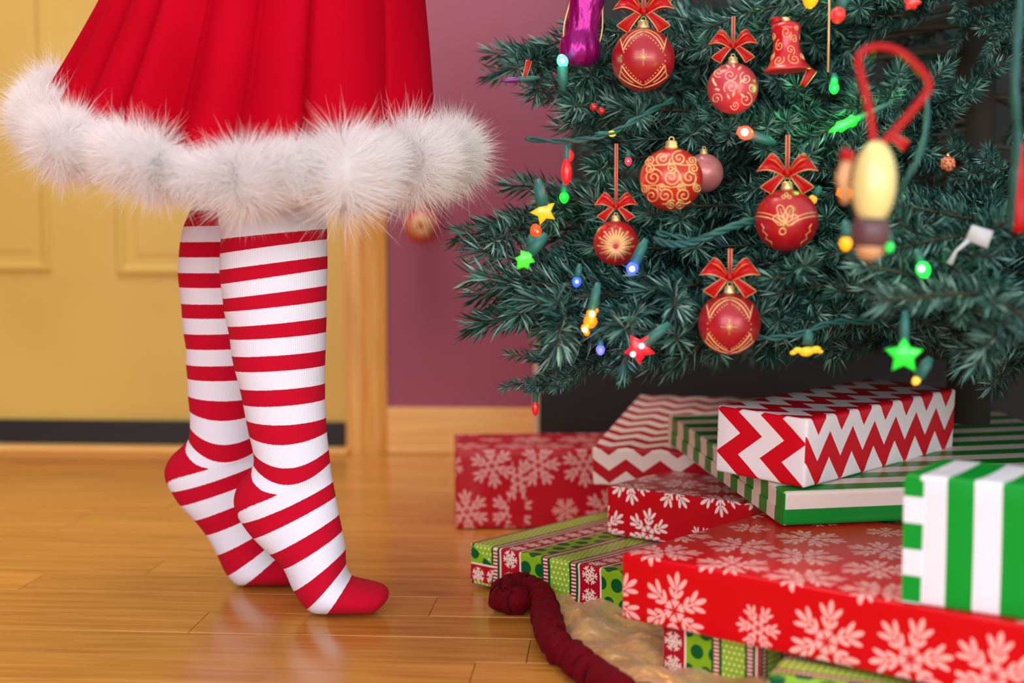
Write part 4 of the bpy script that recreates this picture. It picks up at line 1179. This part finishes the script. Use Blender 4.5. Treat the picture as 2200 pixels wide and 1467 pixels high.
# tree skirt of gold cloth with ruched velvet edge
M_cloth = new_mat('gold_cloth', lin((206, 160, 94)), 0.34, metal=0.25, Sheen_Weight=.2)
n = noise(M_cloth, 26, 4); nt, b_ = nodes(M_cloth)
nt.links.new(ramp(M_cloth, n.outputs[0], [(.3, lin((196, 140, 72))), (.7, lin((240, 198, 134)))]), b_.inputs['Base Color'])
n2 = noise(M_cloth, 60, 3); bump(M_cloth, n2.outputs[0], .9, .006)
M_velvet = new_mat('burgundy_velvet', lin((100, 2, 16)), 0.8, spec=.1, Sheen_Weight=.08, Sheen_Roughness=.35)
b_ = M_velvet.node_tree.nodes['Principled BSDF']; b_.inputs['Sheen Tint'].default_value = (.8, .1, .2, 1)
n = noise(M_velvet, 220, 3); bump(M_velvet, n.outputs[0], .6, .004)
edge_px = [(1110, 1330, 1.56), (1078, 1322, 1.57), (1085, 1296, 1.61), (1120, 1284, 1.63), (1152, 1296, 1.61), (1164, 1335, 1.55), (1172, 1385, 1.475), (1192, 1430, 1.41), (1235, 1475, 1.35), (1300, 1530, 1.28), (1420, 1600, 1.2), (1600, 1660, 1.14)]
ts = thing('tree_skirt', 'crumpled gold cloth tree skirt with burgundy velvet ruched edge under the presents', 'tree skirt', (0, 0, 0))
ep = [P(u, v, d) for u, v, d in edge_px]
for q in ep: q.z = .013
eq = catmull([tuple(q) for q in ep], 14)
m = MB(); rad = []
rr_ = random.Random(5); ph_ = 0
pl = []
for i, q in enumerate(eq):
    ph_ += rr_.uniform(.9, 1.5)
    rad.append(.0135 * (1 + .20 * math.sin(ph_)))
    pl.append(Vector(tuple(q)) + Vector((.0022 * math.sin(i * 1.3), .0022 * math.cos(i * 1.7), .001 * math.sin(i * 2.1))))
for v_ in pl: v_.z = max(v_.z, .0155)
m.tube(pl, rad, 22)
for i_, v_ in enumerate(m.v):
    c_ = pl[min(i_ // 22, len(pl) - 1)]; n_ = (v_ - c_)
    k_ = .0035 * mnoise.noise(v_ * 70) + .0022 * abs(mnoise.noise(v_ * 170))
    m.v[i_] = v_ + n_.normalized() * k_
    m.v[i_].z = max(m.v[i_].z, .0005)
vel = m.build('velvet_edge', M_velvet, ts); vel['label'] = 'ruched burgundy velvet edge'
# cloth from the edge inwards to the trunk
outer = [Vector(tuple(q)) for q in catmull([tuple(q) for q in ep[4:]], 8)]
cx_, cy_ = .62, 1.72
inner = [Vector((cx_ + .1 * math.cos(a), cy_ + .1 * math.sin(a), 0)) for a in np.linspace(PI * 1.05, PI * 1.6, len(outer))]
m = MB()
def cl(i, j):
    k = i * (len(outer) - 1); a = int(min(k, len(outer) - 2)); f = k - a
    p0 = outer[a].lerp(outer[a + 1], f); p1 = inner[a].lerp(inner[a + 1], f)
    p_ = p0.lerp(p1, j)
    dz = .004 + .026 * max(0, 1 - j * 2.6) * min(1, j * 14) * (.5 + mnoise.noise(Vector((p_.x * 22, p_.y * 16, 0))) * .8 + .75 * (.5 - abs(mnoise.noise(Vector((p_.x * 30 + p_.y * 12, p_.y * 22, 3))))) - .25 * abs(mnoise.noise(Vector((p_.x * 62, p_.y * 48, 7)))))
    return (p_.x, p_.y, max(.003, dz))
m.grid(cl, 170, 150)
m.build('cloth', M_cloth, ts)

A2 = -41
b1 = gift('red snowflake box at the back left of the pile, nearest the wall', 979, 1140, 2.02, .001, 3, .34, .17, .114, PAPER['snow_back'])
flap(b1, [(.075, .004), (.098, .002), (.104, .105), (.082, .108)], PAPER['snow_back'], (.03, .02))
b2 = gift('flat green and red multi stripe box under the left end of the pile', 1009, 1270, 1.69, .004, A2, .355, .26, .050, PAPER['holiday'])
flap(b2, [(.002, .006), (.034, .004), (.040, .026), (.004, .047)], PAPER['holiday2'], (.02, .0), swap=True)
b4 = gift('multi stripe box at the bottom edge under the big snowflake box', 1422, 1345, 1.345, .001, -40, .108, .34, .052, PAPER['holiday2'])
b5 = gift('blurred green and pink striped box at the very bottom right', 1640, 1470, 1.185, .001, -24, .40, .13, .050, PAPER['holiday'], swap=('front', 'top'), off=(.0, .05), bev=.008)
b3 = gift('big red snowflake box in the foreground', 1334, 1340, 1.35, .0545, -40.5, .50, .30, .064, PAPER['snow_front'])
b7 = gift('small red snowflake box in the middle of the pile under the fine chevron box', 1303, 1155, 1.735, .0545, -37, .20, .145, .061, PAPER['snow_mid'])
c1 = gift('red and white fine chevron box behind the stripes on the left', 1273, 1045, 1.88, .090, -17, .20, .31, .052, PAPER['chev_small'], tiltx=math.radians(7))
b8 = gift('red snowflake box far back at the right edge', 2080, 1010, 1.90, .001, 10, .30, .16, .150, PAPER['snow_far'])
g1 = gift('wide flat green and cream striped box carrying the bold chevron box', 1682, 1137, 1.472, .1190, 11, .46, .41, .037, PAPER['stripe_flat'], swap=('side',), tiltx=math.radians(4.2), off=(0, .028))
fg = flap(g1, [(.004, .001), (.400, .001), (.400, .017), (.004, .017)], PAPER['stripe_flat'], (.023, .0), y=-.0005, swap=True)
fg.rotation_euler = (0, 0, PI / 2)
c2 = gift('bold red and white chevron box on top of the pile', 1728, 1056, 1.475, .1585, 46, .33, .115, .074, PAPER['chev_bold'], swap=('side',), tiltx=math.radians(2.5))
w1 = gift('tall green and white striped box standing at the right edge', 1936, 1306, 1.165, .1190, -34, .30, .10, .108, PAPER['stripe_tall'], off=(.0435 - .0135, 0))
flap(w1, [(.0005, .001), (.016, .001), (.017, .104), (.0005, .104)], PAPER['stripe_tall'], (0, .02), swap=True)
c2.rotation_euler.y = -math.radians(1.0)
